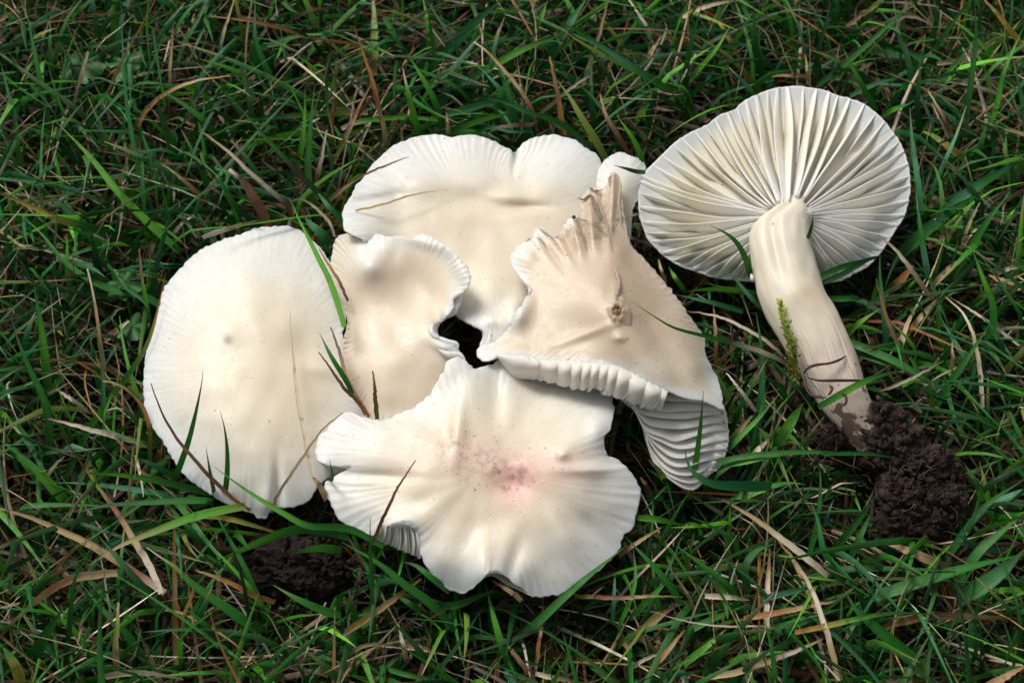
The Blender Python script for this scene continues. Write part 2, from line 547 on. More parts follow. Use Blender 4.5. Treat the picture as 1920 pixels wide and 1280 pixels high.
# ------------------------------------------------------------------ caps
def cap(name, parent, centre, outline, ctrl, bumps=(), crinkle=0.05, wave=0.0, wavek=(5, 10), ridge=(30, 70), jit=1.6, colf=None, dirtf=None,
        thick=(0.10, 0.45), NA=540, NR=64, mat=None, seed=1, rpow=3.0, edge=.035):
    c = np.array(centre, float)
    B = catmull(outline, NA, True)
    d = B - c
    L = np.linalg.norm(d, axis=1, keepdims=True)
    dn = d / L
    hf = pnoise(NA, 40, 130, seed, 24) * jit + pnoise(NA, 10, 40, seed + 5) * jit * .8
    B = c + dn * (L - 2.0 + hf[:, None])
    t = np.linspace(0, 1, NR)
    r = 1 - (1 - t) ** 1.35
    # harmonic extension of the outline: smooth inside, exact at the rim
    fk = np.fft.fft(B[:, 0] + 1j * B[:, 1])
    kk = np.abs(np.fft.fftfreq(NA, 1 / NA))
    zz_ = np.fft.ifft(fk[None] * np.maximum(r, 1e-6)[:, None] ** kk[None], axis=1)
    uv = np.stack([zz_.real, zz_.imag], -1)
    tps = TPS(ctrl)
    z = tps(uv[..., 0], uv[..., 1])
    for (bu, bv, rad, amp) in bumps:
        if np.ndim(rad) == 0: rad = (rad, rad, 0)
        ca, sa = math.cos(rad[2]), math.sin(rad[2])
        du, dv = uv[..., 0] - bu, uv[..., 1] - bv
        z = z + amp * np.exp(-((du * ca + dv * sa) / rad[0]) ** 2 - ((-du * sa + dv * ca) / rad[1]) ** 2)
    rd = pnoise(NA, ridge[0], ridge[1], seed + 9, 22)
    amp = .15 + .85 * (pnoise(NA, 3, 9, seed + 12) * .5 + .5) ** 1.5
    rn = (1 - np.abs(rd) * 2) * amp
    z = z + crinkle * (r ** rpow)[:, None] * rn[None] + wave * (r ** 2)[:, None] * pnoise(NA, wavek[0], wavek[1], seed + 3)[None]
    # slow lumps all over
    lump = np.array([mnoise.noise(Vector((a / 45 + seed * 7, b / 45, 0))) for a, b in uv.reshape(-1, 2)]).reshape(z.shape)
    z = z + .028 * lump
    top = P(uv[..., 0], uv[..., 1], z)
    cw = top[0, 0]
    out = top[-1] - cw; out[:, 2] = 0
    out /= np.linalg.norm(out, axis=1, keepdims=True) + 1e-9
    rings = [top]
    e = edge
    for k in range(1, 5):
        a = k / 4 * math.pi / 2
        rg = top[-1] + out * e * math.sin(a)
        rg[:, 2] -= e * 1.2 * (1 - math.cos(a))
        rings.append(rg[None])
    last = rings[-1][0]
    for rr in (0.985, .95, .88, .75, .55, .3, .02):
        k = np.argmin(np.abs(r - rr))
        q = top[k].copy()
        q[:, 2] -= thick[0] + thick[1] * (1 - rr ** 2)
        rings.append(q[None])
    G = np.vstack(rings)
    nr = G.shape[0]
    rfull = np.r_[r, np.full(4, 1.0), [0.985, .95, .88, .75, .55, .3, .02]]
    th = np.arange(NA) / NA
    UVc = np.stack(np.broadcast_arrays(th[None], rfull[:, None]), -1).reshape(-1, 2)
    UVc = np.stack([UVc[:, 0], UVc[:, 1]], 1)
    uvp = np.concatenate([uv, np.repeat(uv[-1][None], nr - NR, 0)])
    U, Vv = uvp[..., 0].ravel(), uvp[..., 1].ravel()
    R_ = np.repeat(rfull, NA)
    col = colf(U, Vv, R_)
    dirt = dirtf(U, Vv, R_) if dirtf else np.zeros(len(U))
    o = add_mesh(name, G.reshape(-1, 3), grid_faces(nr, NA)[:, ::-1], mat or M_CAP, parent, col, UVc, dirt)
    return o, tps


def blend(c1, c2, f):
    f = np.asarray(f)[:, None]
    return np.array(c1)[None] * (1 - f) + np.array(c2)[None] * f if np.ndim(c1) == 1 else c1 * (1 - f) + np.array(c2)[None] * f


def gz(u, v, cu, cv, ru, rv=None):
    rv = rv or ru
    return np.exp(-((u - cu) / ru) ** 2 - ((v - cv) / rv) ** 2)


WHITE = (0.82, 0.82, 0.78)
CREAM = (0.84, 0.765, 0.605)
TAN = (0.74, 0.60, 0.45)


def polyarr(segs):
    return [tuple(map(float, s)) for s in segs]


# A : left cap
tA = thing("mushroom", P(455, 660, 1.2), "large round cream mushroom cap with grass blades across its lower edge", "mushroom", "pale mushrooms on the lawn")
cap("cap", tA, (460, 680), OUT['A'],
    [(455, 650, 2.8), (530, 425, 2.05), (420, 450, 2.05), (330, 520, 2.0), (285, 620, 2.0), (270, 700, 2.0), (300, 815, 2.0), (400, 925, 1.95),
     (497, 968, 1.75), (525, 948, 2.0), (570, 940, 1.95), (620, 890, 2.1), (680, 820, 2.15), (655, 720, 2.3), (645, 600, 2.2), (600, 480, 2.1),
     (450, 500, 2.5), (360, 600, 2.55), (350, 750, 2.5), (450, 820, 2.62), (560, 720, 2.62), (550, 570, 2.6), (520, 890, 2.35), (470, 900, 2.3)],
    bumps=[(520, 925, (9, 55, 0), -.16), (497, 950, (14, 30, 0), .12), (560, 660, 30, -.06), (600, 690, (40, 14, .2), .06)],
    crinkle=.022, jit=1.8, seed=3, rpow=4.5,
    colf=lambda u, v, r: blend(blend(CREAM, WHITE, np.clip(sstep(.3, 1.0, r) + sstep(560, 440, v) * .5, 0, 1)), (.78, .66, .49), .5 * gz(u, v, 560, 700, 90, 130)) * (1 - .7 * gz(u, v, 428, 636, 10)[:, None]),
    dirtf=lambda u, v, r: .02 * (u > 0))

# C : middle-left cap
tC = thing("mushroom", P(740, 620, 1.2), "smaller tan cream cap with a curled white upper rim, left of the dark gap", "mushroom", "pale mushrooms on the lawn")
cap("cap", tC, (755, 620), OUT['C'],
    [(740, 620, 2.75), (800, 690, 2.75), (690, 500, 3.0), (881, 525, 3.35), (850, 472, 3.35), (793, 440, 3.2), (728, 445, 3.05),
     (693, 455, 2.85), (645, 440, 2.6), (806, 617, 2.95), (835, 640, 3.0), (850, 555, 3.2), (760, 520, 2.8), (810, 555, 2.85), (620, 490, 2.3), (651, 600, 2.4),
     (648, 690, 2.35), (665, 740, 2.2), (705, 810, 2.3), (790, 800, 2.4), (870, 700, 2.7), (858, 655, 2.95), (690, 640, 2.7), (700, 720, 2.6), (655, 520, 2.65)],
    bumps=[(690, 494, (34, 30, 0), .15), (735, 480, (16, 30, .4), -.05), (862, 500, (14, 40, -.5), .12), (800, 455, (45, 12, .3), .1),
           (820, 595, (12, 20, 0), .18), (830, 650, (22, 10, .5), .15)],
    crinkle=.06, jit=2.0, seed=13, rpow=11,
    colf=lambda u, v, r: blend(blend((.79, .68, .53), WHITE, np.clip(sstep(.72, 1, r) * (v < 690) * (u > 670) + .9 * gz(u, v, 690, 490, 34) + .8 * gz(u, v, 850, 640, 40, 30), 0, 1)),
                               (.50, .33, .22), .75 * sstep(.80, 1.0, r) * ((u < 720) & (v > 560)) + .25 * gz(u, v, 700, 530, 60, 30)),  # brownish lower left edge, with the shade there painted in as well
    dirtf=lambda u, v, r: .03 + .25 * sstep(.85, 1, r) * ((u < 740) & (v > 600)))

# B : back cap
tB = thing("mushroom", P(900, 420, 1.2), "widest white cap at the top with a notch in its frilly far rim", "mushroom", "pale mushrooms on the lawn")
cap("cap", tB, (975, 430), OUT['B'],
    [(900, 430, 2.62), (800, 252, 2.5), (720, 290, 2.55), (889, 252, 2.5), (965, 292, 2.5), (1044, 252, 2.55), (1123, 294, 2.45), (1150, 340, 2.3),
     (641, 399, 2.95), (650, 430, 2.95), (680, 449, 2.93), (690, 480, 2.6), (740, 420, 2.72), (666, 351, 2.8), (700, 520, 2.2), (800, 590, 2.2), (862, 597, 2.65), (904, 619, 2.8), (925, 655, 2.7),
     (800, 480, 2.6), (850, 540, 2.55), (1030, 590, 2.4), (985, 650, 2.4), (1110, 500, 2.3), (1040, 480, 2.55), (980, 520, 2.6), (900, 340, 2.68), (1040, 340, 2.68), (780, 340, 2.75)],
    bumps=[(950, 368, (40, 14, 0), .12), (985, 388, (40, 9, 0), -.10), (870, 375, (120, 22, 0), -.12), (960, 600, (16, 30, .2), .45), (925, 600, (20, 14, 0), .1), (965, 300, (5, 20, .1), -.2),
           (700, 372, (50, 7, -.18), -.05)],
    crinkle=.04, wave=.05, jit=1.8, seed=23, rpow=4.5,
    colf=lambda u, v, r: blend(blend(CREAM, WHITE, np.clip(sstep(.35, 1.0, r) + .8 * sstep(400, 285, v), 0, 1)), (.80, .70, .545), .8 * gz(u, v, 930, 410, 210, 75) * sstep(1, .7, r)),
    dirtf=lambda u, v, r: .02 * (u > 0))

# F : small cap piece behind
tF = thing("mushroom", P(1165, 360, 1.2), "small white cap sliver squeezed between the torn tan cap and the gilled one", "mushroom", "pale mushrooms on the lawn")
cap("cap", tF, (1160, 370), OUT['F'],
    [(1160, 370, 2.7), (1161, 284, 2.55), (1212, 313, 2.45), (1199, 371, 2.3), (1180, 450, 2.1), (1120, 330, 2.5), (1120, 400, 2.2), (1150, 460, 2.1)],
    crinkle=.05, jit=1.5, seed=33, NA=240, NR=30, thick=(.08, .2),
    colf=lambda u, v, r: blend((.74, .66, .53), WHITE, sstep(400, 300, v)), dirtf=lambda u, v, r: .3 * gz(u, v, 1180, 300, 20) + .02)  # beige lower part: its half shade is painted into the colour

# D : bottom cap
tD = thing("mushroom", P(930, 900, 1.2), "wavy cream cap nearest the bottom with a pink speckled centre", "mushroom", "pale mushrooms on the lawn")
cap("cap", tD, (930, 890), OUT['D'],
    [(930, 890, 3.1), (850, 690, 3.15), (888, 692, 3.0), (917, 684, 3.0), (806, 737, 3.0), (735, 782, 2.95), (657, 775, 2.9), (593, 835, 2.7), (609, 872, 2.75), (640, 879, 2.75),
     (609, 904, 2.65), (625, 953, 2.55), (700, 1002, 2.6), (745, 980, 2.95), (780, 990, 2.95), (792, 1046, 2.6), (865, 1111, 2.3), (910, 1078, 2.95), (938, 1074, 2.95), (1000, 1116, 2.4),
     (1072, 1101, 2.3), (1165, 1022, 2.25), (1202, 922, 2.35), (1145, 855, 2.8), (1140, 800, 2.9), (1151, 765, 2.8), (1100, 740, 2.75), (1000, 690, 2.6),
     (960, 680, 2.9), (880, 780, 3.2), (1000, 800, 3.05), (1080, 830, 3.2), (700, 850, 3.05), (800, 880, 3.2), (750, 930, 2.95), (1080, 960, 2.95), (900, 1000, 2.9), (820, 1040, 2.75), (1000, 1030, 2.85)],
    bumps=[(860, 790, (14, 70, .1), .12), (930, 740, (18, 60, 0), -.1), (885, 730, (16, 40, 0), .08), (1110, 880, (60, 12, 0), .12), (1055, 850, (12, 12, 0), .12),
           (960, 905, (30, 22, 0), -.09), (700, 890, (70, 10, .05), -.08), (905, 1050, (16, 40, 0), .14), (960, 1060, (14, 50, .3), -.10),
           (1120, 800, (20, 30, 0), .14), (1060, 1010, (14, 60, -.5), .07), (1110, 990, (14, 60, -.8), -.07)],
    crinkle=.028, wave=.065, wavek=(8, 16), jit=3.2, seed=43, rpow=4,
    colf=lambda u, v, r: blend(blend(blend(CREAM, WHITE, np.clip(sstep(.4, 1.0, r), 0, 1)), (.81, .71, .56), .7 * gz(u, v, 900, 900, 170, 130)),
                               (.80, .47, .42), np.clip(.9 * gz(u, v, 965, 908, 48, 50) + .5 * gz(u, v, 1040, 880, 70, 30) + .36 * gz(u, v, 880, 855, 85, 45), 0, 1)),
    dirtf=lambda u, v, r: np.clip(.95 * gz(u, v, 962, 905, 36, 30) + .78 * gz(u, v, 895, 862, 85, 55) + .42 * gz(u, v, 850, 820, 45, 60) + .42 * gz(u, v, 1010, 880, 75, 40) + .012, 0, 1))

# E : torn tan cap
tE = thing("mushroom", P(1150, 600, 1.2), "torn brownish cap with a wart on top and gills spilling from its lower rim", "mushroom", "pale mushrooms on the lawn")
zE = [(1150, 580, 4.0), (958, 490, 3.1), (983, 455, 3.15), (1013, 424, 3.25), (1075, 407, 3.35), (1092, 385, 3.2), (1106, 352, 3.1), (1150, 311, 3.1), (1170, 400, 3.1),
      (1190, 466, 3.15), (1253, 536, 2.9), (1300, 604, 2.6), (1322, 648, 2.4), (1342, 701, 2.35), (1355, 755, 2.55), (1317, 750, 3.0), (1253, 732, 3.45),
      (1182, 698, 3.6), (1097, 679, 3.55), (1013, 677, 3.4), (940, 664, 3.25), (897, 658, 3.0), (962, 592, 3.2), (990, 545, 3.3), (1080, 560, 3.7), (1200, 640, 3.85), (1250, 620, 3.4),
      (1250, 690, 3.6), (1300, 690, 3.05), (1040, 625, 3.45), (1100, 480, 3.55), (1160, 470, 3.6), (1210, 560, 3.55), (1100, 640, 3.6), (1020, 500, 3.4)]
_, tpsE = cap("cap", tE, (1135, 590), OUT['E'], zE,
    bumps=[(1155, 555, (10, 26, .1), .10), (1012, 455, (9, 36, -.7), .12), (1045, 450, (7, 36, -.6), .13), (1028, 470, (7, 36, -.65), -.13),
           (1080, 440, (8, 38, -.25), .14), (1062, 450, (6, 34, -.4), -.12), (1108, 410, (8, 40, -.1), .15), (1094, 430, (6, 36, -.2), -.12), (1128, 400, (6, 50, 0), -.12), (1148, 370, (7, 60, .05), .2),
           (975, 585, (18, 30, .3), .32), (985, 480, 24, .14), (1160, 633, (12, 8, 0), .08), (1235, 640, (20, 90, -.6), -.22), (1185, 655, (26, 90, -.75), .10), (1290, 650, (24, 70, -.35), .10), (1090, 520, (60, 26, .5), .08), (1100, 625, (60, 8, -.35), .06), (1190, 470, (10, 60, -.5), .05)],
    crinkle=.05, jit=3.0, seed=53, rpow=9,
    colf=lambda u, v, r: blend(blend(blend((.72, .60, .45), (.50, .38, .27), np.clip(.9 * gz(u, v, 1190, 560, 75, 110) + .5 * gz(u, v, 1150, 440, 60, 60), 0, 1)),
                               WHITE, np.clip(sstep(.84, 1, r) * ((u < 1080) | (v > 670)) + .6 * gz(u, v, 1180, 690, 70, 20) + .7 * gz(u, v, 972, 580, 24, 40), 0, 1)),
                               (.38, .27, .18), np.clip(.45 * gz(u, v, 1150, 350, 26, 60) + .5 * gz(u, v, 1105, 385, 22, 26) + .55 * gz(u, v, 1130, 430, 34, 30) + .25 * sstep(.88, 1, r) * ((u > 1180) & (v < 700)), 0, .8)),
    dirtf=lambda u, v, r: np.clip(.95 * gz(u, v, 1130, 400, 55, 70) + .75 * gz(u, v, 1060, 445, 70, 36) + .4 * gz(u, v, 1210, 600, 70, 70) + .25 * gz(u, v, 1190, 500, 40, 60) + .4 * gz(u, v, 1230, 680, 40, 50) + .03, 0, 1))


# ------------------------------------------------------------------ plates, tubes, blobs
def plate(name, parent, crest, base, thick, col, mat, tip=1.0):
    """thin flesh plate between a base line and a crest line (world cm)"""
    n = len(crest)
    t = np.gradient(crest, axis=0)
    t /= np.linalg.norm(t, axis=1, keepdims=True) + 1e-9
    h = crest - base
    s = np.cross(t, h)
    s /= np.linalg.norm(s, axis=1, keepdims=True) + 1e-9
    mid = base * .45 + crest * .55
    th = thick
    ring = np.stack([base - s * th * 1.6, mid - s * th, crest - s * th * .6, crest + h / (np.linalg.norm(h, axis=1, keepdims=True) + 1e-9) * th * .5,
                     crest + s * th * .6, mid + s * th, base + s * th * 1.6], 1)
    V = ring.reshape(-1, 3)
    F = grid_faces(n, 7, True)
    c = np.repeat(col[:, None], 7, 1).reshape(-1, 3) if np.ndim(col) == 2 else np.tile(col, (len(V), 1))
    return add_mesh(name, V, F, mat, parent, c)


def tube(name, parent, pts, rad, mat, col, n=40, sides=8, flat=1.0, dirt=None, link=True):
    pts = catmull(pts, n)
    t = np.gradient(pts, axis=0)
    t /= np.linalg.norm(t, axis=1, keepdims=True)
    up = np.array([0, 0, 1.0])
    a = np.cross(t, up); a /= np.linalg.norm(a, axis=1, keepdims=True) + 1e-6
    b = np.cross(a, t)
    r = np.interp(np.linspace(0, 1, n), np.linspace(0, 1, len(rad)), rad) if np.ndim(rad) else np.full(n, rad)
    th = np.arange(sides) / sides * 2 * math.pi
    V = pts[:, None] + r[:, None, None] * (a[:, None] * np.cos(th)[None, :, None] + flat * b[:, None] * np.sin(th)[None, :, None])
    uv = np.stack(np.broadcast_arrays(th[None] / 6.283, np.linspace(0, 1, n)[:, None]), -1).reshape(-1, 2)
    V = V.reshape(-1, 3)
    F = grid_faces(n, sides, True)
    c = np.tile(col, (len(V), 1)) if np.ndim(col) == 1 else np.repeat(np.asarray(col), sides, 0)
    if name is None:
        return V, F, c, uv
    return add_mesh(name, V, F, mat, parent, c, uv)


def sphere(nu=16, nv=24):
    a = np.linspace(0.02, math.pi - .02, nu)[:, None]
    b = (np.arange(nv) / nv * 2 * math.pi)[None]
    V = np.stack(np.broadcast_arrays(np.sin(a) * np.cos(b), np.sin(a) * np.sin(b), np.cos(a) + 0 * b), -1).reshape(-1, 3)
    return V, grid_faces(nu, nv, True)


def join(parts):
    Vs, Fs, Cs, Us = [], [], [], []
    o = 0
    for p in parts:
        Vs.append(p[0]); Fs.append(p[1] + o); o += len(p[0])
        if len(p) > 2: Cs.append(p[2])
        if len(p) > 3: Us.append(p[3])
    return (np.vstack(Vs), np.vstack(Fs), np.vstack(Cs) if Cs else None, np.vstack(Us) if Us else None)


def lumpy(centre, r, amp, freq, seed, nu=40, nv=60):
    V, F = sphere(nu, nv)
    out = []
    for p in V:
        v = Vector(p)
        d = 1 + .55 * amp * mnoise.fractal(v * freq + Vector((seed, 0, 0)), 0.7, 2.1, 3) + .22 * amp * mnoise.noise(v * freq * 7 + Vector((seed, 4, 0))) + .14 * amp * mnoise.noise(v * freq * 15)
        q = mnoise.cell_vector(v * freq * 2.2 + Vector((seed, 1, 2)))
        out.append(np.array(p) * d * np.array(r) + (np.array(q) - .5) * 0.05 * np.mean(r))
    return np.array(out) + np.array(centre), F


# E : wart with a cup-shaped hollow
def ring_wart():
    nr, na = 14, 36
    t = np.linspace(0, 1, nr)
    rr = np.array([0, .03, .06, .09, .11, .13, .15, .17, .19, .22, .25, .29, .34, .42])[:, None]
    hh = np.array([.04, .05, .03, .02, .05, .09, .11, .10, .08, .05, .03, .0, -.03, -.08])[:, None]
    th = (np.arange(na) / na * 2 * math.pi)[None]
    wob = 1 + .12 * pnoise(na, 2, 7, 4)[None]
    c = P(1157, 587, float(tpsE(np.array([1157.]), np.array([587.]))[0]) + .02)
    r9 = np.random.default_rng(12)
    hz = r9.normal(0, .014, (nr, na)); hz += np.roll(hz, 1, 1); hz += np.roll(hz, 1, 0)
    V = np.stack([c[0] + rr * wob * np.cos(th) * .85 + r9.normal(0, .005, (nr, na)), c[1] + rr * wob * np.sin(th) * 1.3, c[2] + hh * (1 + .35 * pnoise(na, 3, 9, 8)[None]) + hz * sstep(.36, .1, rr)], -1).reshape(-1, 3)
    u = np.repeat(t, na)
    col = blend((.22, .13, .07), (.52, .38, .24), sstep(.2, .5, u)); col = blend(col, (.55, .40, .28), sstep(.5, .8, u))
    return add_mesh("wart", V, grid_faces(nr, na)[:, ::-1], M_CAP, tE, col, None, np.full(len(V), .5))
ring_wart()

shreds = [([(1147, 326), (1143, 340), (1149, 362), (1145, 395), (1150, 430)], .10, (.40, .28, .17)), ([(1158, 328), (1163, 352), (1160, 385), (1166, 425)], .07, (.52, .38, .24)),
          ([(1083, 371), (1095, 374), (1107, 366), (1116, 384), (1128, 410)], .08, (.16, .09, .05)), ([(1106, 352), (1116, 358), (1128, 356)], .06, (.22, .13, .08)),
          ([(1076, 407), (1092, 412), (1112, 418), (1128, 430), (1136, 440)], .035, (.14, .08, .04)), ([(1009, 426), (1024, 438), (1042, 452), (1062, 476)], .05, (.36, .25, .14)),
          ([(1081, 412), (1088, 430), (1094, 450), (1100, 470)], .04, (.24, .15, .08)), ([(1152, 500), (1160, 530), (1156, 560)], .09, (.50, .36, .24)), ([(1148, 412), (1165, 410), (1190, 404), (1208, 396)], .03, (.12, .07, .04)),
          ([(1120, 372), (1130, 400), (1140, 430), (1147, 470)], .05, (.45, .32, .2)), ([(983, 455), (998, 446), (1012, 448), (1024, 462)], .04, (.45, .34, .2))]
rs_ = np.random.default_rng(6)
for pts, r0, c_ in shreds:
    p = catmull(np.array(pts, float), 26)
    p[:, 0] += rs_.normal(0, 1.0, 26)
    w3 = P(p[:, 0], p[:, 1], tpsE(p[:, 0], p[:, 1]) + .03 + r0 * .7)
    o = tube("torn_shred", tE, w3, r0 * np.array([.3, .9, .6, 1.1, .7, .2]) * .62, M_STEM, np.array(c_) * .85 + .08, n=30, sides=8, flat=.6)
o = add_mesh("dew_bead", sphere()[0] * .05 + P(1076, 407, 3.5), sphere()[1], M_STEM, tE, np.tile((.02, .015, .01), (len(sphere()[0]), 1)))

# E : fringe of gill ends under the lower rim
upper = catmull([(930, 663), (975, 664), (1013, 673), (1055, 675), (1097, 677), (1148, 684), (1182, 696), (1215, 713), (1253, 732)], 200)
lower = catmull([(940, 684), (962, 709), (1009, 711), (1047, 722), (1089, 731), (1118, 729), (1145, 743), (1173, 750), (1207, 764), (1240, 770)], 200)
nS, nT = 200, 16
s_ = np.linspace(0, 1, nS)[:, None]; t_ = np.linspace(0, 1, nT)[None]
sc_ = np.abs(np.sin(s_ * math.pi * 15 + 1.6 * np.sin(s_ * 11))) ** .6
amp_ = sstep(.15, .35, s_)
lo = lower[:, None] + 0
UVs = upper[:, None] * (1 - t_[..., None]) + lo * t_[..., None]
UVs[..., 1] += (sc_ - .8) * amp_ * 5 * t_
zt = tpsE(upper[:, 0], upper[:, 1])[:, None]
Zs = zt + .02 - .55 * t_ ** 1.3 + .14 * np.sin(t_ * math.pi) + sc_ * amp_ * .07 * np.sin(np.clip(t_ * 1.15, 0, 1) * math.pi * .8)
V = P(UVs[..., 0], UVs[..., 1], Zs).reshape(-1, 3)
add_mesh("rim_fringe", V, grid_faces(nS, nT, False), M_GILL, tE, np.tile((.80, .76, .68), (len(V), 1)))
rg = np.random.default_rng(5)
sx = np.sort(np.linspace(.17, .95, 27) + np.random.default_rng(15).uniform(-.011, .011, 27))
for k, s0 in enumerate(sx):
    i = int((s0 + rg.uniform(-.008, .008)) * 199)
    U0, L0 = upper[i], lower[min(i + 3, 199)]
    w = rg.uniform(.55, 1.05)
    zz = float(tpsE(np.array([U0[0]]), np.array([U0[1]]))[0])
    m = 16
    tt = np.linspace(0, 1, m)
    skew = rg.uniform(2, 12)
    line = U0[None] * (1 - tt[:, None]) + (L0[None] + [[rg.uniform(-3, 3), rg.uniform(-3, 3)]]) * tt[:, None]
    line[:, 0] += skew * np.sin(tt * math.pi)
    zl = zz - .03 - .52 * tt ** 1.2
    bl = np.sin(np.clip(tt * .92 + .04, 0, 1) * math.pi) ** .55 * w
    crest = P(line[:, 0] + 4 * bl, line[:, 1] + 4 * bl, zl + .19 * bl)
    base = P(line[:, 0] - 3, line[:, 1], zl - .08)
    plate("gill", tE, crest, base, .026, np.array((.82, .80, .73)) * (1 - .08 * rg.random()), M_GILL)

# E : fan of gills seen below the rim
fan_ctrl = [(1156, 735, 2.75), (1203, 785, 2.6), (1232, 844, 2.2), (1274, 903, 1.9), (1300, 909, 1.85), (1350, 874, 1.95), (1366, 802, 2.1), (1352, 758, 2.4),
            (1253, 725, 2.9), (1280, 820, 2.5), (1230, 790, 2.6), (1310, 850, 2.3)]
_, tpsF = cap("gill_bed", tE, (1275, 815), FAN, fan_ctrl, crinkle=.02, jit=1.5, seed=71, NA=200, NR=26, thick=(.06, .25), mat=M_GILL,
              colf=lambda u, v, r: np.tile((.74, .72, .66), (len(u), 1)))
T9 = lambda pts: [(1180 + x / 2.909, 500 + y / 2.909) for x, y in pts]
fans = [[(30, 640), (110, 700), (220, 730), (330, 735), (430, 745), (510, 770)],
        [(30, 690), (100, 762), (200, 790), (320, 785), (420, 780), (515, 800)],
        [(-10, 700), (60, 790), (160, 822), (280, 828), (400, 812), (520, 800)],
        [(0, 730), (90, 850), (180, 880), (300, 880), (420, 860), (530, 850)],
        [(20, 760), (90, 890), (180, 930), (250, 950), (350, 925), (450, 900), (535, 890)],
        [(40, 790), (95, 910), (180, 960), (260, 990), (360, 985), (450, 960), (540, 940)],
        [(60, 830), (110, 930), (160, 990), (230, 1035), (310, 1040), (400, 1010), (530, 990)],
        [(80, 870), (115, 960), (170, 1040), (240, 1085), (320, 1090), (410, 1060), (515, 1040)],
        [(85, 880), (115, 1000), (170, 1080), (250, 1130), (330, 1140), (420, 1105), (500, 1075)],
        [(90, 900), (120, 1030), (180, 1110), (260, 1165), (340, 1180), (410, 1150), (475, 1110)],
        [(95, 930), (130, 1060), (200, 1140), (270, 1195), (340, 1215), (390, 1190), (440, 1130)]]
for k, f in enumerate(fans):
    c = catmull(T9(f), 26)
    c[:, 1] += np.sin(np.linspace(0, 9 + k, 26)) * .8
    zc = tpsF(c[:, 0], c[:, 1])
    tt = np.linspace(0, 1, 26)
    hgt = .16 * np.sin(np.clip(tt * 1.0 + .12, 0, 1) * math.pi) ** .5 * (1 - .2 * tt) + .03
    crest = P(c[:, 0], c[:, 1], zc + hgt)
    base = P(c[:, 0] - 4, c[:, 1] - 21 * np.sin(tt * math.pi) ** .5, tpsF(c[:, 0], c[:, 1] - 18) - .02)
    plate("gill", tE, crest, base, .022, np.array((.82, .80, .74)), M_GILL)

# D : rolled-under gill ends at its lower left edge and under the lower fold
for k in range(14):
    s = k / 13
    U0 = np.array([712 + 66 * s + rg.uniform(-2.5, 2.5), 984 + 2 * s - 14 * math.sin(s * 3)])
    L0 = np.array([704 + 84 * s, 1006 + 38 * s ** .8 + rg.uniform(-2, 2)])
    m = 14
    tt = np.linspace(0, 1, m)
    line = U0[None] * (1 - tt[:, None]) + L0[None] * tt[:, None]
    line[:, 0] += rg.uniform(-1, 5) * np.sin(tt * math.pi)
    zl = 2.84 - .5 * tt
    bl = np.sin(np.clip(tt * .92 + .04, 0, 1) * math.pi) ** .6 * rg.uniform(.7, 1.2)
    plate("gill", tD, P(line[:, 0] + 3 * bl, line[:, 1] + 3 * bl, zl + .14 * bl), P(line[:, 0] - 3, line[:, 1], zl - .03), .024, np.array((.80, .77, .70)), M_GILL)
up2 = catmull([(706, 990), (730, 978), (756, 974), (784, 982)], 30); lo2 = catmull([(703, 1003), (735, 1018), (765, 1032), (790, 1044)], 30)
t9 = np.linspace(0, 1, 6)[None, :, None]
g9 = up2[:, None] * (1 - t9) + lo2[:, None] * t9
V = P(g9[..., 0], g9[..., 1], 2.86 - .5 * t9[..., 0] + 0 * g9[..., 0]).reshape(-1, 3)
add_mesh("rim_fringe", V, grid_faces(30, 6, False), M_GILL, tD, np.tile((.72, .69, .60), (len(V), 1)))
for (pts, z0) in (([(905, 1083), (925, 1080), (950, 1096), (975, 1107), (996, 1117)], 2.45), ([(706, 1000), (740, 1020), (770, 1036), (792, 1044)], 2.3), ([(600, 868), (625, 884), (655, 877)], 2.55)):
    p = catmull(pts, 30)
    up_ = p + np.array([[0, -16]])
    V = np.stack([P(p[:, 0], p[:, 1], np.full(30, z0 + .0)), P(up_[:, 0], up_[:, 1], np.full(30, z0 - .12)), P(up_[:, 0], up_[:, 1], np.full(30, z0 - .25)), P(p[:, 0], p[:, 1], np.full(30, z0 - .07))], 1).reshape(-1, 3)
    add_mesh("underside", V, grid_faces(30, 4, True), M_GILL, tD, np.tile((.72, .70, .60), (len(V), 1)))

# C : lip curls beside the gap
for (pts, r0, z0) in (([(866, 548), (858, 565), (850, 585), (838, 596)], .16, 3.0), ([(838, 596), (820, 604), (809, 616), (815, 630), (834, 637)], .13, 3.0),
                      ([(815, 630), (836, 641), (855, 645), (858, 655)], .15, 2.98), ([(822, 655), (842, 664), (860, 664), (872, 674)], .14, 3.0), ([(835, 680), (856, 676), (872, 684), (886, 688)], .13, 3.02)):
    pp = np.array(pts, float)
    w3 = P(pp[:, 0], pp[:, 1], np.full(len(pp), z0))
    n = 24
    rr = np.array([.2, .8, 1.0, .9, .7, .25]) * r0 * .62
    tube("curled_lip", tC, w3, rr, M_CAP, np.array(WHITE), n=n, sides=14, flat=.8)

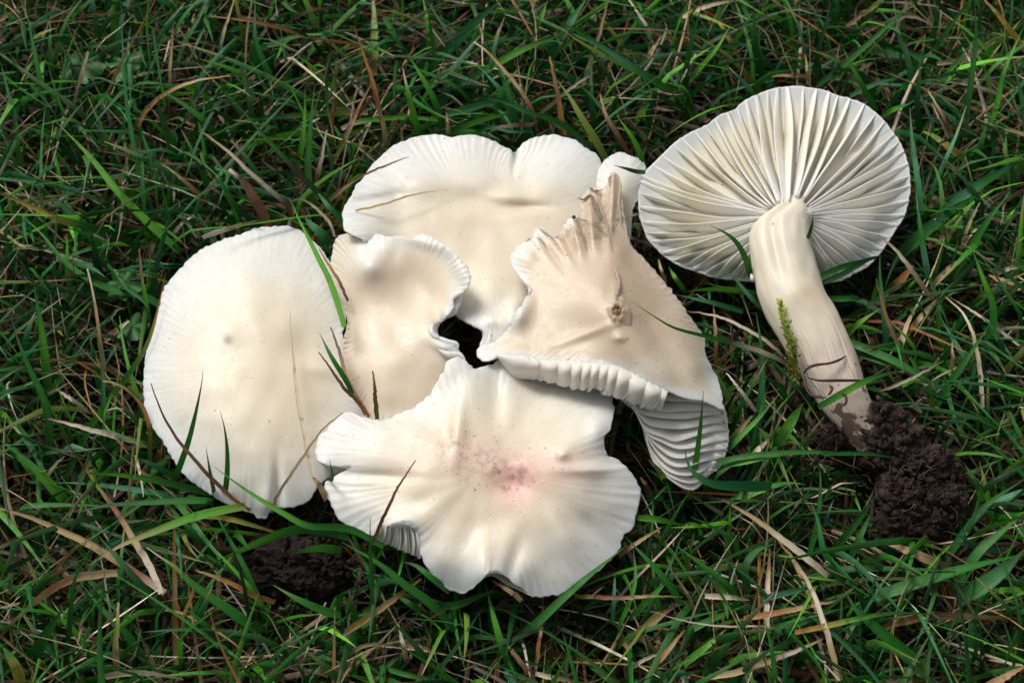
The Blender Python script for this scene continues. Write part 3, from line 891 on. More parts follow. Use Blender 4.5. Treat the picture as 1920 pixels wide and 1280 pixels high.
# ------------------------------------------------------------------ G : upturned mushroom
tG = thing("mushroom", P(1480, 420, 1.2), "upturned mushroom showing its fan of white gills, thick stem and earthy root", "mushroom", "pale mushrooms on the lawn")
gc = (1465, 410)
_, tpsG = cap("cap", tG, gc, OUT['G'],
    [(1465, 410, 2.75), (1197, 370, 2.35), (1215, 448, 2.1), (1300, 507, 1.9), (1400, 528, 1.85), (1535, 528, 1.85), (1632, 495, 2.0), (1707, 360, 2.35), (1680, 253, 2.45), (1600, 186, 2.5),
     (1485, 160, 2.5), (1375, 205, 2.5), (1270, 262, 2.5), (1330, 380, 2.5), (1350, 300, 2.45), (1480, 270, 2.5), (1600, 300, 2.5), (1600, 400, 2.4), (1390, 470, 2.3), (1530, 470, 2.3)],
    crinkle=.02, jit=1.2, seed=83, NA=360, NR=40, thick=(.07, .6), mat=M_GILL, edge=.03,
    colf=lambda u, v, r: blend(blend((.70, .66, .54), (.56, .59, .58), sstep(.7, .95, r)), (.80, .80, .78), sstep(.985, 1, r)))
BG = catmull(OUT['G'], 720, True)
SA = np.array(STEM, float)


def stemtop(u, v):
    l = np.interp(v, SA[:, 0], SA[:, 1]); r = np.interp(v, SA[:, 0], SA[:, 2]); z = np.interp(v, SA[:, 0], SA[:, 3])
    w = (r - l) / 2
    x = (u - (l + r) / 2) / w
    t = z + w * KPX_ * .92 * np.sqrt(np.clip(1 - x * x, 0, 1))
    return np.where((np.abs(x) < 1) & (v > SA[0, 0]), t, -9.)


KPX_ = SENS / FOC / W_ * (DIST - 1)
angs = np.unwrap(np.arctan2(-(BG[:, 1] - gc[1]), BG[:, 0] - gc[0]))
rg = np.random.default_rng(8)
i = 0.0
k = 0
while i < 716:
    idx = int(i)
    rim = BG[idx] + (np.array(gc) - BG[idx]) * .012
    short = k % 3 == 1 and rg.random() < .75
    ang = angs[idx]
    ca, sa = math.cos(ang), math.sin(ang)
    att = np.array(gc) + np.array([22 * ca + 10, -8 * sa - 2])
    mid = (rim + att) / 2
    sag = 22 * (-ca if ca < 0 else 0) * (1 if sa > -.3 else .5)
    sagr = 10 * max(ca, 0)
    ctrlp = mid + np.array([(-8 if ca < 0 else 6) * abs(sa), sag + sagr * (sa > 0) + 4]) + rg.normal(0, 2.0, 2)
    m = 30
    t = np.linspace(0, 1, m)[:, None]
    q = (1 - t) ** 2 * rim + 2 * t * (1 - t) * ctrlp + t ** 2 * att
    if short:
        e = rg.uniform(.35, .6)
        t2 = np.linspace(0, e, m)[:, None]
        q = (1 - t2) ** 2 * rim + 2 * t2 * (1 - t2) * ctrlp + t2 ** 2 * att
    elif sa > .25:
        # decurrent: the gill runs on down the stem
        dl = rg.uniform(8, 16)
        q = catmull(np.vstack([q[::5], q[-1], att + [8 * ca + 1, dl * .5], att + [9 * ca + 3, dl]]), m)
    tt = t[:, 0]
    per = np.array([-(q[-1] - q[0])[1], (q[-1] - q[0])[0]]); per /= np.linalg.norm(per)
    q = q + per[None] * (np.sin(tt * rg.uniform(4, 8) + rg.uniform(0, 6)) * np.sin(tt * math.pi) * (1.0 if short else 2.8))[:, None]
    zb = tpsG(q[:, 0], q[:, 1])
    zst = stemtop(q[:, 0], q[:, 1])
    if short:
        h = .17 * sstep(0, .25, tt) * sstep(1, .6, tt) + .015
    else:
        h = .03 + (.29 + .05 * tt) * sstep(0, .35, tt) + .22 * sstep(.75, 1, tt)
    lean = np.array([12 * (1 if ca < 0 else -1) * abs(sa), 15 * abs(ca) ** .7])      # crests lean away, so each gill shows its face
    env = np.sin(np.clip(tt * .95 + .03, 0, 1) * math.pi) ** .6 * (.45 if short else 1)
    crest2 = q - lean[None] * .5 * env[:, None]
    base2 = q + lean[None] * .75 * env[:, None]
    zc_ = np.where((zst > zb) & (sa > .3), np.minimum(np.maximum(zb + h, zst + .012 * sstep(1.0, .8, tt)), zst + .03 * sstep(1.0, .75, tt) - .01), zb + h)
    crest = P(crest2[:, 0], crest2[:, 1], zc_)
    base = P(base2[:, 0], base2[:, 1], tpsG(base2[:, 0], base2[:, 1]) - .03)
    yel = np.clip(.55 * np.exp(-((tt - .35) / .25) ** 2) * (1 if ca < .5 and sa > -.6 else .25) + .1 * rg.random(), 0, 1)
    pink = .35 * sstep(.55, 1, tt)
    col = blend(blend(np.tile((.84, .84, .83), (m, 1)), (.80, .74, .54), yel), (.80, .68, .58), pink)
    plate("gill", tG, crest, base, .020 + .012 * (not short), col, M_GILL)
    i += 720 / 60 * rg.uniform(.72, 1.28)
    k += 1


def stem():
    S = np.array(STEM, float)
    n = 90
    v = np.linspace(S[0, 0], S[-1, 0], n)
    l = np.interp(v, S[:, 0], S[:, 1]); r = np.interp(v, S[:, 0], S[:, 2]); z = np.interp(v, S[:, 0], S[:, 3])
    ker = np.array([1, 2, 3, 2, 1.]) / 9
    sm = lambda a: np.convolve(np.r_[a[0], a[0], a, a[-1], a[-1]], ker, 'valid')
    l, r, z = sm(l), sm(r), sm(z)
    # sections tilt with the stem's slope
    slope = np.gradient((l + r) / 2, v)
    dv = -slope * (r - l) / 2 * .8
    a = P(np.interp(v - dv, v, l), v - dv, z); b = P(np.interp(v + dv, v, r), v + dv, z)
    C = (a + b) / 2; ax = (b - a) / 2
    tg = np.gradient(C, axis=0)
    nn = np.cross(ax, tg); nn /= np.linalg.norm(nn, axis=1, keepdims=True)
    nn *= np.sign(nn[:, 2:3])
    hw = np.linalg.norm(ax, axis=1)
    na = 96
    th = np.arange(na) / na * 2 * math.pi
    s = np.linspace(0, 1, n)
    tc = 2.05 - .25 * s                      # the crease, left of the middle
    cre = 1 - (.24 * np.exp(-((th[None] - tc[:, None]) / .22) ** 2)) * (sstep(.42, .22, s) * sstep(.03, .12, s))[:, None]
    cre -= .05 * np.exp(-((th[None] - 1.1) / .3) ** 2) * sstep(.5, .3, s)[:, None] * 0
    lum = np.array([[mnoise.noise(Vector((math.cos(t) * 1.2, math.sin(t) * 1.2, q * 7))) for t in th] for q in s])
    lum2 = np.array([[mnoise.noise(Vector((math.cos(t) * 3, math.sin(t) * 3, q * 16))) for t in th] for q in s])
    rad = cre * (1 + .05 * lum + .035 * lum2)
    V = C[:, None] + ax[:, None] * (np.cos(th)[None] * rad)[..., None] + nn[:, None] * (np.sin(th)[None] * rad * hw[:, None] * .92)[..., None]
    V = V.reshape(-1, 3)
    uv = np.stack(np.broadcast_arrays(th[None] / 6.283, s[:, None]), -1).reshape(-1, 2)
    ss = np.repeat(s, na); tt = np.tile(th, n)
    col = blend((.80, .74, .60), (.80, .66, .53), sstep(.45, .7, ss))
    col = blend(col, (.62, .46, .30), .5 * np.exp(-((ss - .45) / .07) ** 2) * np.exp(-((tt - 1.3) / .7) ** 2))
    col = blend(col, (.50, .36, .24), .7 * sstep(.72, .95, ss))
    dirt = np.clip(.22 * sstep(.4, .6, ss) + .78 * sstep(.62, .86, ss), 0, 1) * (.75 + .25 * np.sin(tt * 3))
    add_mesh("stem", V, grid_faces(n, na)[:, ::-1], M_STEM, tG, col, uv, dirt)
stem()

# stem's torn ring of flesh at its upper left and small fragments
Vp, Fp = lumpy(P(1410, 520, 2.95), (.05, .10, .05), .5, 2.0, 5, 12, 16)
add_mesh("torn_flake", Vp, Fp, M_STEM, tG, np.tile((.82, .78, .70), (len(Vp), 1)), None, np.zeros(len(Vp)))


def clump(name, parent, blobs, mat, crumbs, seed):
    r = np.random.default_rng(seed)
    parts = []
    for (u, v, z, rr) in blobs:
        c = P(u, v, z)
        nu = 60 if max(rr) > .5 else 30
        parts.append(lumpy(c, rr, .75, 1.7, seed + u * .013, nu, int(nu * 1.5)))
    for _ in range(crumbs):
        b = blobs[r.integers(len(blobs))]
        d = r.normal(0, 1, 3); d /= np.linalg.norm(d); d[2] = abs(d[2])
        c = P(b[0], b[1], b[2]) + d * np.array(b[3]) * r.uniform(.75, 1.2)
        s = r.uniform(.02, .085) * (1 if r.random() < .85 else 1.7)
        V, F = sphere(6, 8)
        V = V * (1 + r.normal(0, .15, (len(V), 1))) * s * r.uniform(.6, 1.3, 3)
        parts.append((V + c, F))
    V, F, _, _ = join(parts)
    return add_mesh(name, V, F, mat, parent)


clump("soil_clump", tG, [(1628, 790, 1.9, (.55, .5, .5)), (1665, 835, 1.8, (.8, .65, .6)), (1712, 878, 1.6, (.8, .68, .6)), (1700, 935, 1.5, (.7, .6, .55)),
                         (1755, 945, 1.4, (.68, .6, .6)), (1768, 895, 1.4, (.45, .42, .4)), (1560, 820, 1.6, (.4, .3, .3)), (1680, 985, 1.3, (.45, .35, .35)), (1600, 812, 1.75, (.5, .35, .35)), (1660, 782, 2.2, (.42, .34, .32)), (1628, 806, 2.1, (.36, .25, .25)), (1580, 800, 1.9, (.25, .2, .2)), (1745, 985, 1.3, (.5, .35, .4))],
      M_CLOD, 1300, 3)
rg = np.random.default_rng(21)
roots = []
for k in range(70):
    u0, v0 = rg.normal(1700, 45), rg.normal(900, 48)
    if k < 25: u0, v0 = rg.normal(1575, 30), rg.normal(815, 18)
    a = rg.uniform(0, 6.28); L = rg.uniform(25, 75)
    pts = [P(u0, v0, 1.9 + rg.uniform(0, .5))]
    for s in range(3):
        a += rg.normal(0, .9)
        u0 += math.cos(a) * L / 3; v0 += math.sin(a) * L / 3
        pts.append(P(u0, v0, 1.9 + rg.uniform(-.4, .6)))
    roots.append(tube(None, None, np.array(pts), [.016, .011, .005], None, np.array(random.choice([(.10, .06, .045), (.16, .09, .06), (.06, .04, .03)])), n=12, sides=4))
V, F, C_, U_ = join(roots)
tag(add_mesh("rootlets", V, F, M_GRASS, tG, C_, U_), kind="stuff")

# dark rootlets wrapped over the stem
for pts, lab in (([(1507, 700, 3.0), (1515, 690, 3.15), (1530, 684, 3.25), (1555, 681, 3.25), (1575, 674, 3.2), (1586, 667, 3.1)], None),
                 ([(1516, 708, 3.0), (1535, 713, 3.15), (1570, 713, 3.2), (1600, 713, 3.1), (1625, 712, 2.9), (1650, 698, 2.7), (1672, 682, 2.6)], None),
                 ([(1507, 702, 3.0), (1511, 725, 3.0), (1520, 740, 3.0), (1535, 744, 3.05), (1550, 745, 3.1)], None),
                 ([(1570, 735, 3.1), (1585, 742, 3.1), (1586, 755, 3.05), (1575, 762, 3.0)], None),
                 ([(1556, 722, 3.1), (1560, 730, 3.1), (1553, 741, 3.1)], None)):
    p = np.array(pts, float)
    tube("root_thread", tG, P(p[:, 0], p[:, 1], p[:, 2]), [.02, .04, .03, .035, .015], M_GRASS, np.array((.09, .055, .045)), n=26, sides=7)

# loose clod of wet earth at the lower left
tK = thing("soil_clod", P(545, 1070, 0), "dark wet lump of earth below the large round cap", "soil clod")
clump("clod", tK, [(545, 1065, 1.0, (1.15, .75, .6)), (500, 1045, .9, (.6, .5, .45)), (600, 1080, .9, (.7, .5, .5)), (585, 1030, .9, (.5, .4, .4)), (530, 1100, .8, (.55, .35, .4))], M_WET, 500, 9)
# dark brown sheet for the brown inside of the gap between the caps
tH = thing("gap_sheet", P(895, 640, .5), "dark brown sheet seen through the gap between the caps", "leaf")
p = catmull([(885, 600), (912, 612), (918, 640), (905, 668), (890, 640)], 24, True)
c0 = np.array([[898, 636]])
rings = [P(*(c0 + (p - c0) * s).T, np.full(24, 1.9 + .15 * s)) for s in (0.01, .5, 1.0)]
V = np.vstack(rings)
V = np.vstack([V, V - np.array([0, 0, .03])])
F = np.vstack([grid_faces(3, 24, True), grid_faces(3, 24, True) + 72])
add_mesh("sheet_surface", V, F, M_GRASS, tH, np.tile((.085, .05, .03), (len(V), 1)), np.zeros((len(V), 2)))

# ------------------------------------------------------------------ grass
PAL = {'g': (.018, .150, .010), 'd': (.006, .068, .007), 'G': (.085, .33, .016), 'b': (.013, .140, .032), 'B': (.07, .25, .12), 'y': (.16, .23, .03), 'Y': (.42, .30, .05),
       's': (.46, .33, .17), 'o': (.36, .16, .045), 't': (.15, .075, .035), 'w': (.76, .66, .50), 'k': (.045, .028, .02), 'r': (.32, .12, .08)}


def blade_arr(pts, width, cols, twist, n=22, tipw=.06, rootw=.8, vee=.22, pinch=.55):
    """one grass blade as a folded strip with thickness-free V section: pts world cm root -> tip"""
    c = catmull(pts, n)
    t = np.gradient(c, axis=0); t /= np.linalg.norm(t, axis=1, keepdims=True)
    view = CAMP - c; view /= np.linalg.norm(view, axis=1, keepdims=True)
    s = np.cross(t, view); s /= np.linalg.norm(s, axis=1, keepdims=True) + 1e-9
    nrm = np.cross(s, t)
    q = np.linspace(0, 1, n)
    tw = twist[0] + (twist[1] - twist[0]) * q
    s2 = s * np.cos(tw)[:, None] + nrm * np.sin(tw)[:, None]
    n2 = np.cross(s2, t)
    w = width / 2 * np.clip(rootw + (1 - rootw) * sstep(0, .25, q), 0, 1) * np.clip(tipw + (1 - tipw) * (1 - q ** 2.2) ** 1.0 * sstep(1.08, pinch, q) ** .5, 0, 1)
    w = w / max(np.cos(tw).mean(), .4)
    V = np.stack([c - s2 * w[:, None], c - n2 * (w * vee)[:, None], c + s2 * w[:, None]], 1)
    cc = np.array([PAL[k] for k in cols])
    cs = np.stack([np.interp(q, np.linspace(0, 1, len(cc)), cc[:, k]) for k in range(3)], 1)
    C = np.repeat(cs[:, None], 3, 1)
    C[:, 1] *= 1.15
    L = np.r_[0, np.cumsum(np.linalg.norm(np.diff(c, axis=0), axis=1))]
    uv = np.stack(np.broadcast_arrays(np.array([0, .5, 1.])[None], L[:, None]), -1)
    return V.reshape(-1, 3), grid_faces(n, 3, False), C.reshape(-1, 3), uv.reshape(-1, 2)


TILES = {'1': (0, 0, 2.667), '2': (0, 840, 2.909), '3': (640, 0, 3), '4': (1280, 0, 3), '5': (1500, 360, 3.2), '6': (1280, 860, 3), '7': (640, 960, 3),
         '8': (0, 400, 2.56), '9': (1180, 500, 2.909), 'X': (320, 160, 4), 'a': (240, 380, 2.065), 'd': (560, 620, 2.462), 'f': (0, 0, 1), 'c': (580, 220, 2.909)}
# tile, points (root -> tip) in that tile, width in photo px, colours root -> tip, heights root -> tip (cm), label
HAND = [
 # blades lying over the large round cap
 ('a', [(165, 1110), (200, 1020), (235, 920), (265, 800), (285, 700), (291, 645)], 13, 'dggd', (1.6, 4.2), "dark green upright blade over the left part of the big round cap"),
 ('a', [(360, 1170), (380, 1090), (385, 980), (375, 880), (356, 803)], 12, 'dggd', (1.6, 4.0), "dark green curved blade standing before the big round cap's lower middle"),
 ('a', [(340, 1150), (325, 1080), (312, 1010), (301, 938)], 9, 'dgd', (1.7, 3.2), "short dark green blade between two taller ones at the round cap's foot"),
 ('a', [(475, 1192), (400, 1140), (300, 1040), (215, 945), (150, 850), (110, 760), (88, 698)], 9, 'ottkk', (2.2, 3.2), "thin rusty brown curved blade across the round cap's lower left rim"),
 ('a', [(990, 1330), (850, 1260), (700, 1250), (600, 1200), (500, 1140), (420, 1085), (333, 1020)], 15, 'ggGg', (2.6, 2.8), "long green blade running under the round cap's lowest lobe to the bottom cap"),
 ('a', [(555, 1200), (580, 1130), (640, 1040), (700, 950), (760, 870), (835, 812)], 7, 'tsso', (2.6, 3.3), "arched straw coloured stalk between the round cap and the bottom cap"),
 ('a', [(720, 1065), (700, 985), (680, 880), (660, 780), (645, 640), (628, 430)], 9, 'wwwww', (2.9, 3.0), "pale straight straw lying on the big round cap"),
 ('a', [(770, 1150), (740, 1090), (715, 1060)], 16, 'sst', (2.4, 2.9), "short tan straw stub at the round cap's lower right corner"),
 ('a', [(838, 480), (815, 400), (780, 300), (740, 220), (700, 140), (655, 50), (625, -20)], 13, 'GGGGG', (3.2, 3.0), "bright green blade lying across the round cap's top right edge"),
 ('a', [(850, 380), (815, 300), (770, 230), (740, 180)], 8, 'too', (2.8, 2.8), "orange brown edge strip beside the blade on the round cap's top right"),
 ('a', [(870, 740), (840, 680), (790, 600), (740, 502)], 12, 'gggg', (2.9, 3.5), "short green blade pointing up left in the gap right of the round cap"),
 ('a', [(920, 820), (890, 770), (840, 720), (790, 650), (740, 580)], 9, 'ottk', (2.7, 3.5), "brown mottled withered blade below the short green one in the gap"),
 ('a', [(935, 830), (880, 740), (840, 660), (820, 580), (785, 480)], 11, 'rstt', (2.6, 2.9), "reddish straw sheath lying in the crease between the two left caps"),
 ('a', [(965, 840), (960, 780), (955, 720), (948, 650)], 11, 'gtt', (2.6, 3.6), "brown pointed blade tip standing at the bottom cap's upper left edge"),
 ('d', [(145, 700), (155, 670), (150, 630), (142, 590)], 9, 'ddg', (2.6, 3.6), "tiny green blade tip in the bottom cap's left notch"),
 ('d', [(340, 980), (400, 840), (460, 720), (537, 598)], 8, 'ttot', (2.9, 4.0), "thin brown blade standing against the bottom cap's lower left"),
 ('d', [(345, 1240), (335, 1100), (330, 980), (331, 860)], 9, 'ggd', (1.2, 3.6), "upright dark green blade left of the bottom cap's rolled edge"),
 ('c', [(180, 570), (100, 480), (30, 390)], 12, 'gbg', (2.2, 2.2), "short green blade leaving the widest cap's left corner"),
 ('c', [(240, 350), (330, 300), (450, 250), (548, 213)], 6, 'tts', (3.1, 3.0), "thin brown twig lying on the widest cap's upper left rim"),
 ('c', [(255, 510), (400, 475), (560, 425), (700, 400), (765, 392)], 5, 'Yssw', (2.98, 2.82), "fine golden straw lying on the widest cap"),
 ('c', [(1835, 300), (1780, 295), (1720, 278), (1660, 262)], 11, 'gdd', (3.0, 3.3), "small dark green blade over the small white sliver of cap"),
 ('9', [(880, 540), (750, 475), (600, 425), (400, 375), (250, 335), (150, 280), (5, 183)], 11, 'kwgggG', (2.5, 4.3), "long green blade reaching over the torn tan cap's right side"),
 ('9', [(330, 1270), (355, 1120), (385, 900), (405, 672)], 14, 'gGgd', (1.5, 3.3), "upright green blade in front of the spilled gills"),
 ('9', [(780, 1195), (600, 1195), (450, 1180), (360, 1130), (315, 1060), (305, 992)], 24, 'bbbd', (2.2, 3.0), "wide bluish green blade hooking up before the spilled gills"),
 ('5', [(38, 300), (60, 240), (75, 180), (78, 118)], 9, 'gdt', (3.2, 4.0), "small blade tip standing beside the stem over the gills"),
 ('f', [(1408, 520), (1400, 490), (1385, 460), (1365, 440), (1331, 422)], 14, 'ggG', (2.6, 4.0), "green blade curving over the gills left of the stem"),
 ('f', [(1440, 590), (1410, 560), (1375, 520), (1350, 504)], 11, 'gBg', (2.2, 3.0), "bluish blade crossing below the gilled cap beside the stem"),
 ('5', [(800, 650), (760, 600), (700, 510), (640, 430), (560, 330), (465, 260)], 13, 'oswws', (1.8, 3.0), "speckled withered blade pointing up left at the gilled cap"),
 ('5', [(120, 505), (250, 450), (380, 415), (460, 390), (545, 380)], 13, 'ggdd', (2.9, 2.6), "green blade lying along the gilled cap's lower right rim"),
 ('5', [(130, 545), (240, 500), (350, 440), (450, 395)], 13, 'ddg', (2.8, 2.7), "dark blade just beneath the one on the gilled cap's lower rim"),
 ('5', [(110, 1290), (250, 1210), (400, 1130), (520, 1090), (640, 1065)], 16, 'gGgg', (3.0, 2.8), "green blade crossing over the lower stem above the earthy root"),
 ('f', [(1540, 850), (1620, 850), (1660, 855), (1705, 866)], 9, 'ggd', (2.9, 2.6), "narrow green blade lying over the earthy root"),
 ('f', [(1320, 870), (1400, 855), (1480, 848), (1560, 848), (1640, 853)], 13, 'gggd', (2.0, 2.6), "long green blade running from the spilled gills to the earthy root"),
 # lower left
 ('2', [(1050, 320), (1150, 285), (900, 290), (600, 310), (450, 340), (320, 358)], 14, 'ggdd', (2.0, 2.4), None),
 ('2', [(1180, 260), (1080, 230), (900, 185), (700, 150), (530, 138), (395, 145)], 15, 'ggGg', (1.7, 2.2), "dull green arched blade left of the round cap's foot"),
 ('2', [(1000, 270), (800, 235), (550, 200), (400, 188), (255, 190)], 13, 'bBbg', (1.4, 1.8), "pale bluish blade lying level left of the round cap's foot"),
 ('2', [(1340, 315), (1200, 340), (1050, 375), (900, 430), (750, 490), (640, 540), (480, 640)], 19, 'yGGyso', (2.3, 2.2), "yellow green arched blade sweeping left beneath the round cap"),
 ('2', [(1080, 370), (1200, 375), (1350, 410), (1530, 468)], 14, 'yYyo', (2.0, 2.2), "yellow blade tip with an orange end above the earth clod"),
 ('2', [(1900, 480), (1700, 440), (1560, 455), (1350, 540), (1200, 610), (1060, 665)], 20, 'ggGg', (2.1, 2.0), "broad green blade leaning left over the earth clod"),
 ('2', [(1862, 555), (1750, 545), (1650, 560), (1580, 578)], 17, 'gGg', (2.0, 2.0), "short bright green blade lying on the earth clod"),
 ('2', [(1862, 910), (1780, 890), (1640, 830), (1490, 745)], 17, 'gggy', (1.6, 2.2), "cut green blade with a pale end below the earth clod"),
 ('2', [(880, 790), (820, 650), (730, 500), (640, 350), (570, 260), (450, 90)], 15, 'wwsryo', (2.0, 2.0), "pinkish straw crossing the yellow green blades at lower left"),
 ('2', [(900, 790), (800, 720), (650, 620), (500, 530), (330, 450), (200, 390), (0, 325)], 18, 'wrsssss', (1.8, 2.0), "long tan straw running across the lower left corner"),
 ('2', [(640, 680), (520, 690), (400, 710), (250, 790), (100, 920), (5, 1020)], 19, 'ssoso', (2.3, 1.5), "thick orange straw arching down at the lower left"),
 ('2', [(345, 1270), (370, 1050), (400, 750), (440, 650), (525, 490)], 12, 'gdgG', (.8, 3.0), "thin upright green blade at the far lower left"),
 ('2', [(880, 890), (780, 760), (660, 620), (530, 470)], 17, 'bdbb', (1.5, 2.4), "dark bluish blade crossing the tan straws at lower left"),
 ('2', [(1480, 960), (1400, 800), (1330, 640), (1200, 400), (1140, 280)], 13, 'gggb', (1.0, 2.0), None),
 ('2', [(1150, 570), (1060, 480), (960, 360), (880, 270), (795, 205)], 10, 'ggGy', (1.4, 2.4), "slim green blade rising left of the earth clod"),
 ('2', [(1420, 1010), (1250, 880), (1050, 740), (960, 650), (870, 590), (800, 540)], 20, 'dgggyw', (1.3, 2.3), "broad green blade with a yellow tip in the lower left tangle"),
 ('2', [(1500, 840), (1380, 800), (1250, 730), (1060, 660)], 13, 'ooos', (1.6, 1.9), None),
 ('2', [(960, 1180), (955, 950), (950, 700), (950, 290)], 13, 'sosot', (.8, 2.2), None),
 ('2', [(640, 1260), (630, 1080), (640, 960), (645, 840)], 15, 'tsys', (1.2, 2.4), "stubby straw stump with a cut yellowish top, lower left"),
 ('2', [(800, 1180), (680, 1000), (560, 880), (430, 720)], 16, 'dggg', (1.2, 2.0), None),
 ('2', [(550, 1245), (700, 1225), (850, 1230), (1000, 1260)], 14, 'swws', (1.6, 1.6), "pale curved straw at the bottom edge, left"),
 ('2', [(150, 1200), (230, 1050), (300, 940), (350, 860)], 30, 'dggd', (.8, 2.0), None),
 ('2', [(400, 330), (320, 250), (200, 120), (40, -20)], 24, 'dGgg', (1.2, 2.2), None),
 ('2', [(120, 1290), (80, 1180), (0, 1060)], 24, 'yYgg', (1.6, 2.2), "green blade with a yellow blotch at the bottom left corner"),
 # left
 ('8', [(210, 1290), (235, 1100), (220, 920), (130, 720), (80, 590), (50, 490)], 19, 'dgggt', (.8, 3.0), None),
 ('8', [(235, 950), (225, 780), (200, 560), (175, 420), (158, 305)], 21, 'dgGgd', (.8, 3.0), "tall broad green blade standing at the left, far from the caps"),
 ('8', [(490, 1240), (500, 950), (490, 700), (470, 540), (450, 400), (420, 265)], 12, 'dbbtsw', (.8, 3.6), "upright blade with a pale withered tip left of the round cap"),
 ('8', [(310, 1280), (420, 1050), (520, 900), (640, 740), (710, 620), (755, 470), (796, 280)], 15, 'ggGgyot', (1.2, 2.4), "long green blade with a rusty tip along the round cap's left edge"),
 ('8', [(715, 1250), (720, 1080), (700, 960), (640, 870), (560, 820), (495, 803)], 11, 'gyots', (1.2, 2.6), "arched orange brown blade touching the round cap's left rim"),
 ('8', [(720, 1110), (600, 1080), (430, 1035), (300, 1000), (230, 985)], 14, 'gswwr', (1.6, 2.2), "pale split blade pointing left, beside the round cap"),
 ('8', [(720, 520), (700, 420), (680, 300), (668, 170)], 10, 'gGtt', (1.6, 2.6), "brown tipped blade left of the round cap's upper rim"),
 ('8', [(900, 530), (700, 400), (520, 360), (330, 250), (200, 100), (90, 0)], 17, 'dggG', (1.2, 2.2), None),
 ('8', [(430, 1200), (520, 1110), (620, 1000), (690, 920)], 13, 'gbgb', (1.2, 1.9), None),
 ('8', [(230, 860), (300, 780), (370, 660), (440, 560)], 15, 'Gggg', (1.3, 1.0), None),
 ('8', [(200, 1290), (130, 1200), (60, 1130), (0, 1090)], 22, 'gGgg', (1.2, 1.8), None),
 ('8', [(850, 1270), (760, 1220), (700, 1190), (615, 1160)], 14, 'gbBg', (1.4, 2.2), None),
 ('8', [(420, 950), (340, 890), (270, 843)], 11, 'sws', (1.5, 1.7), "short pale straw lying left of the round cap"),
 ('8', [(500, 610), (560, 560), (620, 515)], 17, 'stw', (1.3, 1.5), None),
 ('8', [(540, 410), (400, 375), (200, 370), (90, 385), (0, 510)], 13, 'gbbg', (1.4, 1.4), None),
 ('8', [(220, 1280), (260, 1210), (310, 1165)], 9, 'sww', (1.5, 1.9), None),
 # upper left
 ('1', [(900, 1260), (760, 1130), (600, 970), (480, 820), (400, 730), (280, 610)], 20, 'gGGGGy', (1.2, 2.6), "long light green blade slanting down right at the upper left"),
 ('1', [(780, 1100), (700, 880), (650, 620), (620, 380), (605, 0)], 11, 'dgbbb', (1.0, 3.6), "tall thin blue green blade reaching the top edge at the left"),
 ('1', [(560, 1240), (400, 1100), (250, 980), (100, 860), (0, 790)], 16, 'gbgbg', (1.2, 1.8), None),
 ('1', [(700, 1230), (500, 1150), (300, 1100), (170, 1040), (0, 965)], 22, 'ddgYYt', (1.3, 2.2), "wide blade with a yellow stripe entering from the left edge"),
 ('1', [(260, 720), (220, 500), (180, 300), (125, 20)], 15, 'dggb', (.9, 3.0), None),
 ('1', [(100, 900), (80, 640), (40, 460), (0, 300)], 14, 'dgbb', (.9, 2.4), None),
 ('1', [(1430, 560), (1350, 380), (1280, 200), (1275, 0)], 17, 'dgbB', (1.0, 3.0), None),
 ('1', [(440, 260), (400, 400), (340, 620)], 9, 'wst', (2.4, 1.2), None),
 ('1', [(680, 650), (740, 540), (860, 450), (1000, 400), (1150, 380)], 11, 'ooso', (1.2, 2.6), "orange dry stem arching right in the upper left grass"),
 ('1', [(1640, 210), (1500, 170), (1300, 115), (1050, 80)], 11, 'toos', (1.4, 2.4), "straight orange straw near the top edge, left"),
 ('1', [(850, 500), (850, 350), (868, 110)], 10, 'sst', (1.2, 2.6), None),
 ('1', [(1080, 360), (1110, 200), (1170, 0)], 11, 'bBss', (1.2, 2.6), None),
 ('1', [(900, 830), (1000, 610), (1080, 490), (1150, 370)], 13, 'ggbb', (1.0, 2.2), None),
 ('1', [(1040, 1020), (950, 930), (880, 870), (810, 820)], 11, 'toss', (1.4, 2.4), None),
 ('1', [(860, 1170), (920, 1110), (975, 1070)], 9, 'wws', (1.3, 1.4), None),
 ('1', [(880, 820), (850, 700), (800, 560), (795, 470)], 22, 'dgdb', (1.0, 2.4), None),
 # between the round cap and the widest cap
 ('X', [(925, 1060), (880, 920), (750, 790), (600, 660), (480, 540), (350, 430), (236, 348)], 13, 'ttwwws', (1.5, 3.6), "long pale dry blade slanting above the round cap"),
 ('X', [(740, 1070), (690, 960), (620, 840), (560, 740), (500, 680), (440, 628)], 27, 'otttkw', (1.8, 2.8), "crinkled brown dead leaf blade behind the round cap"),
 ('X', [(1280, 1010), (1150, 850), (1000, 700), (850, 540), (700, 380), (580, 240), (455, 88)], 14, 'gdkggb', (1.8, 3.4), "long dark green blade slanting down to the widest cap's left corner"),
 ('X', [(1110, 1040), (1070, 900), (1030, 650), (1050, 300), (1080, 0)], 19, 'ggggg', (1.0, 3.4), "tall dark green blade standing left of the widest cap"),
 ('X', [(850, 820), (960, 560), (1000, 300), (1010, 0)], 16, 'dgGg', (1.0, 3.0), None),
 ('X', [(1100, 860), (1100, 720), (1130, 560), (1170, 340)], 12, 'stww', (1.5, 3.2), "grey bleached stalk standing left of the widest cap"),
 ('X', [(1240, 400), (1150, 370), (960, 360), (750, 400), (550, 480), (350, 580), (150, 700)], 14, 'yGGGyd', (1.6, 1.4), "light green arched blade in the grass left of the widest cap"),
 ('X', [(1480, 205), (1300, 205), (1150, 210), (900, 230), (650, 250), (400, 290), (230, 320)], 16, 'syygbBb', (1.5, 1.4), "green and tan blade lying level high at the upper left"),
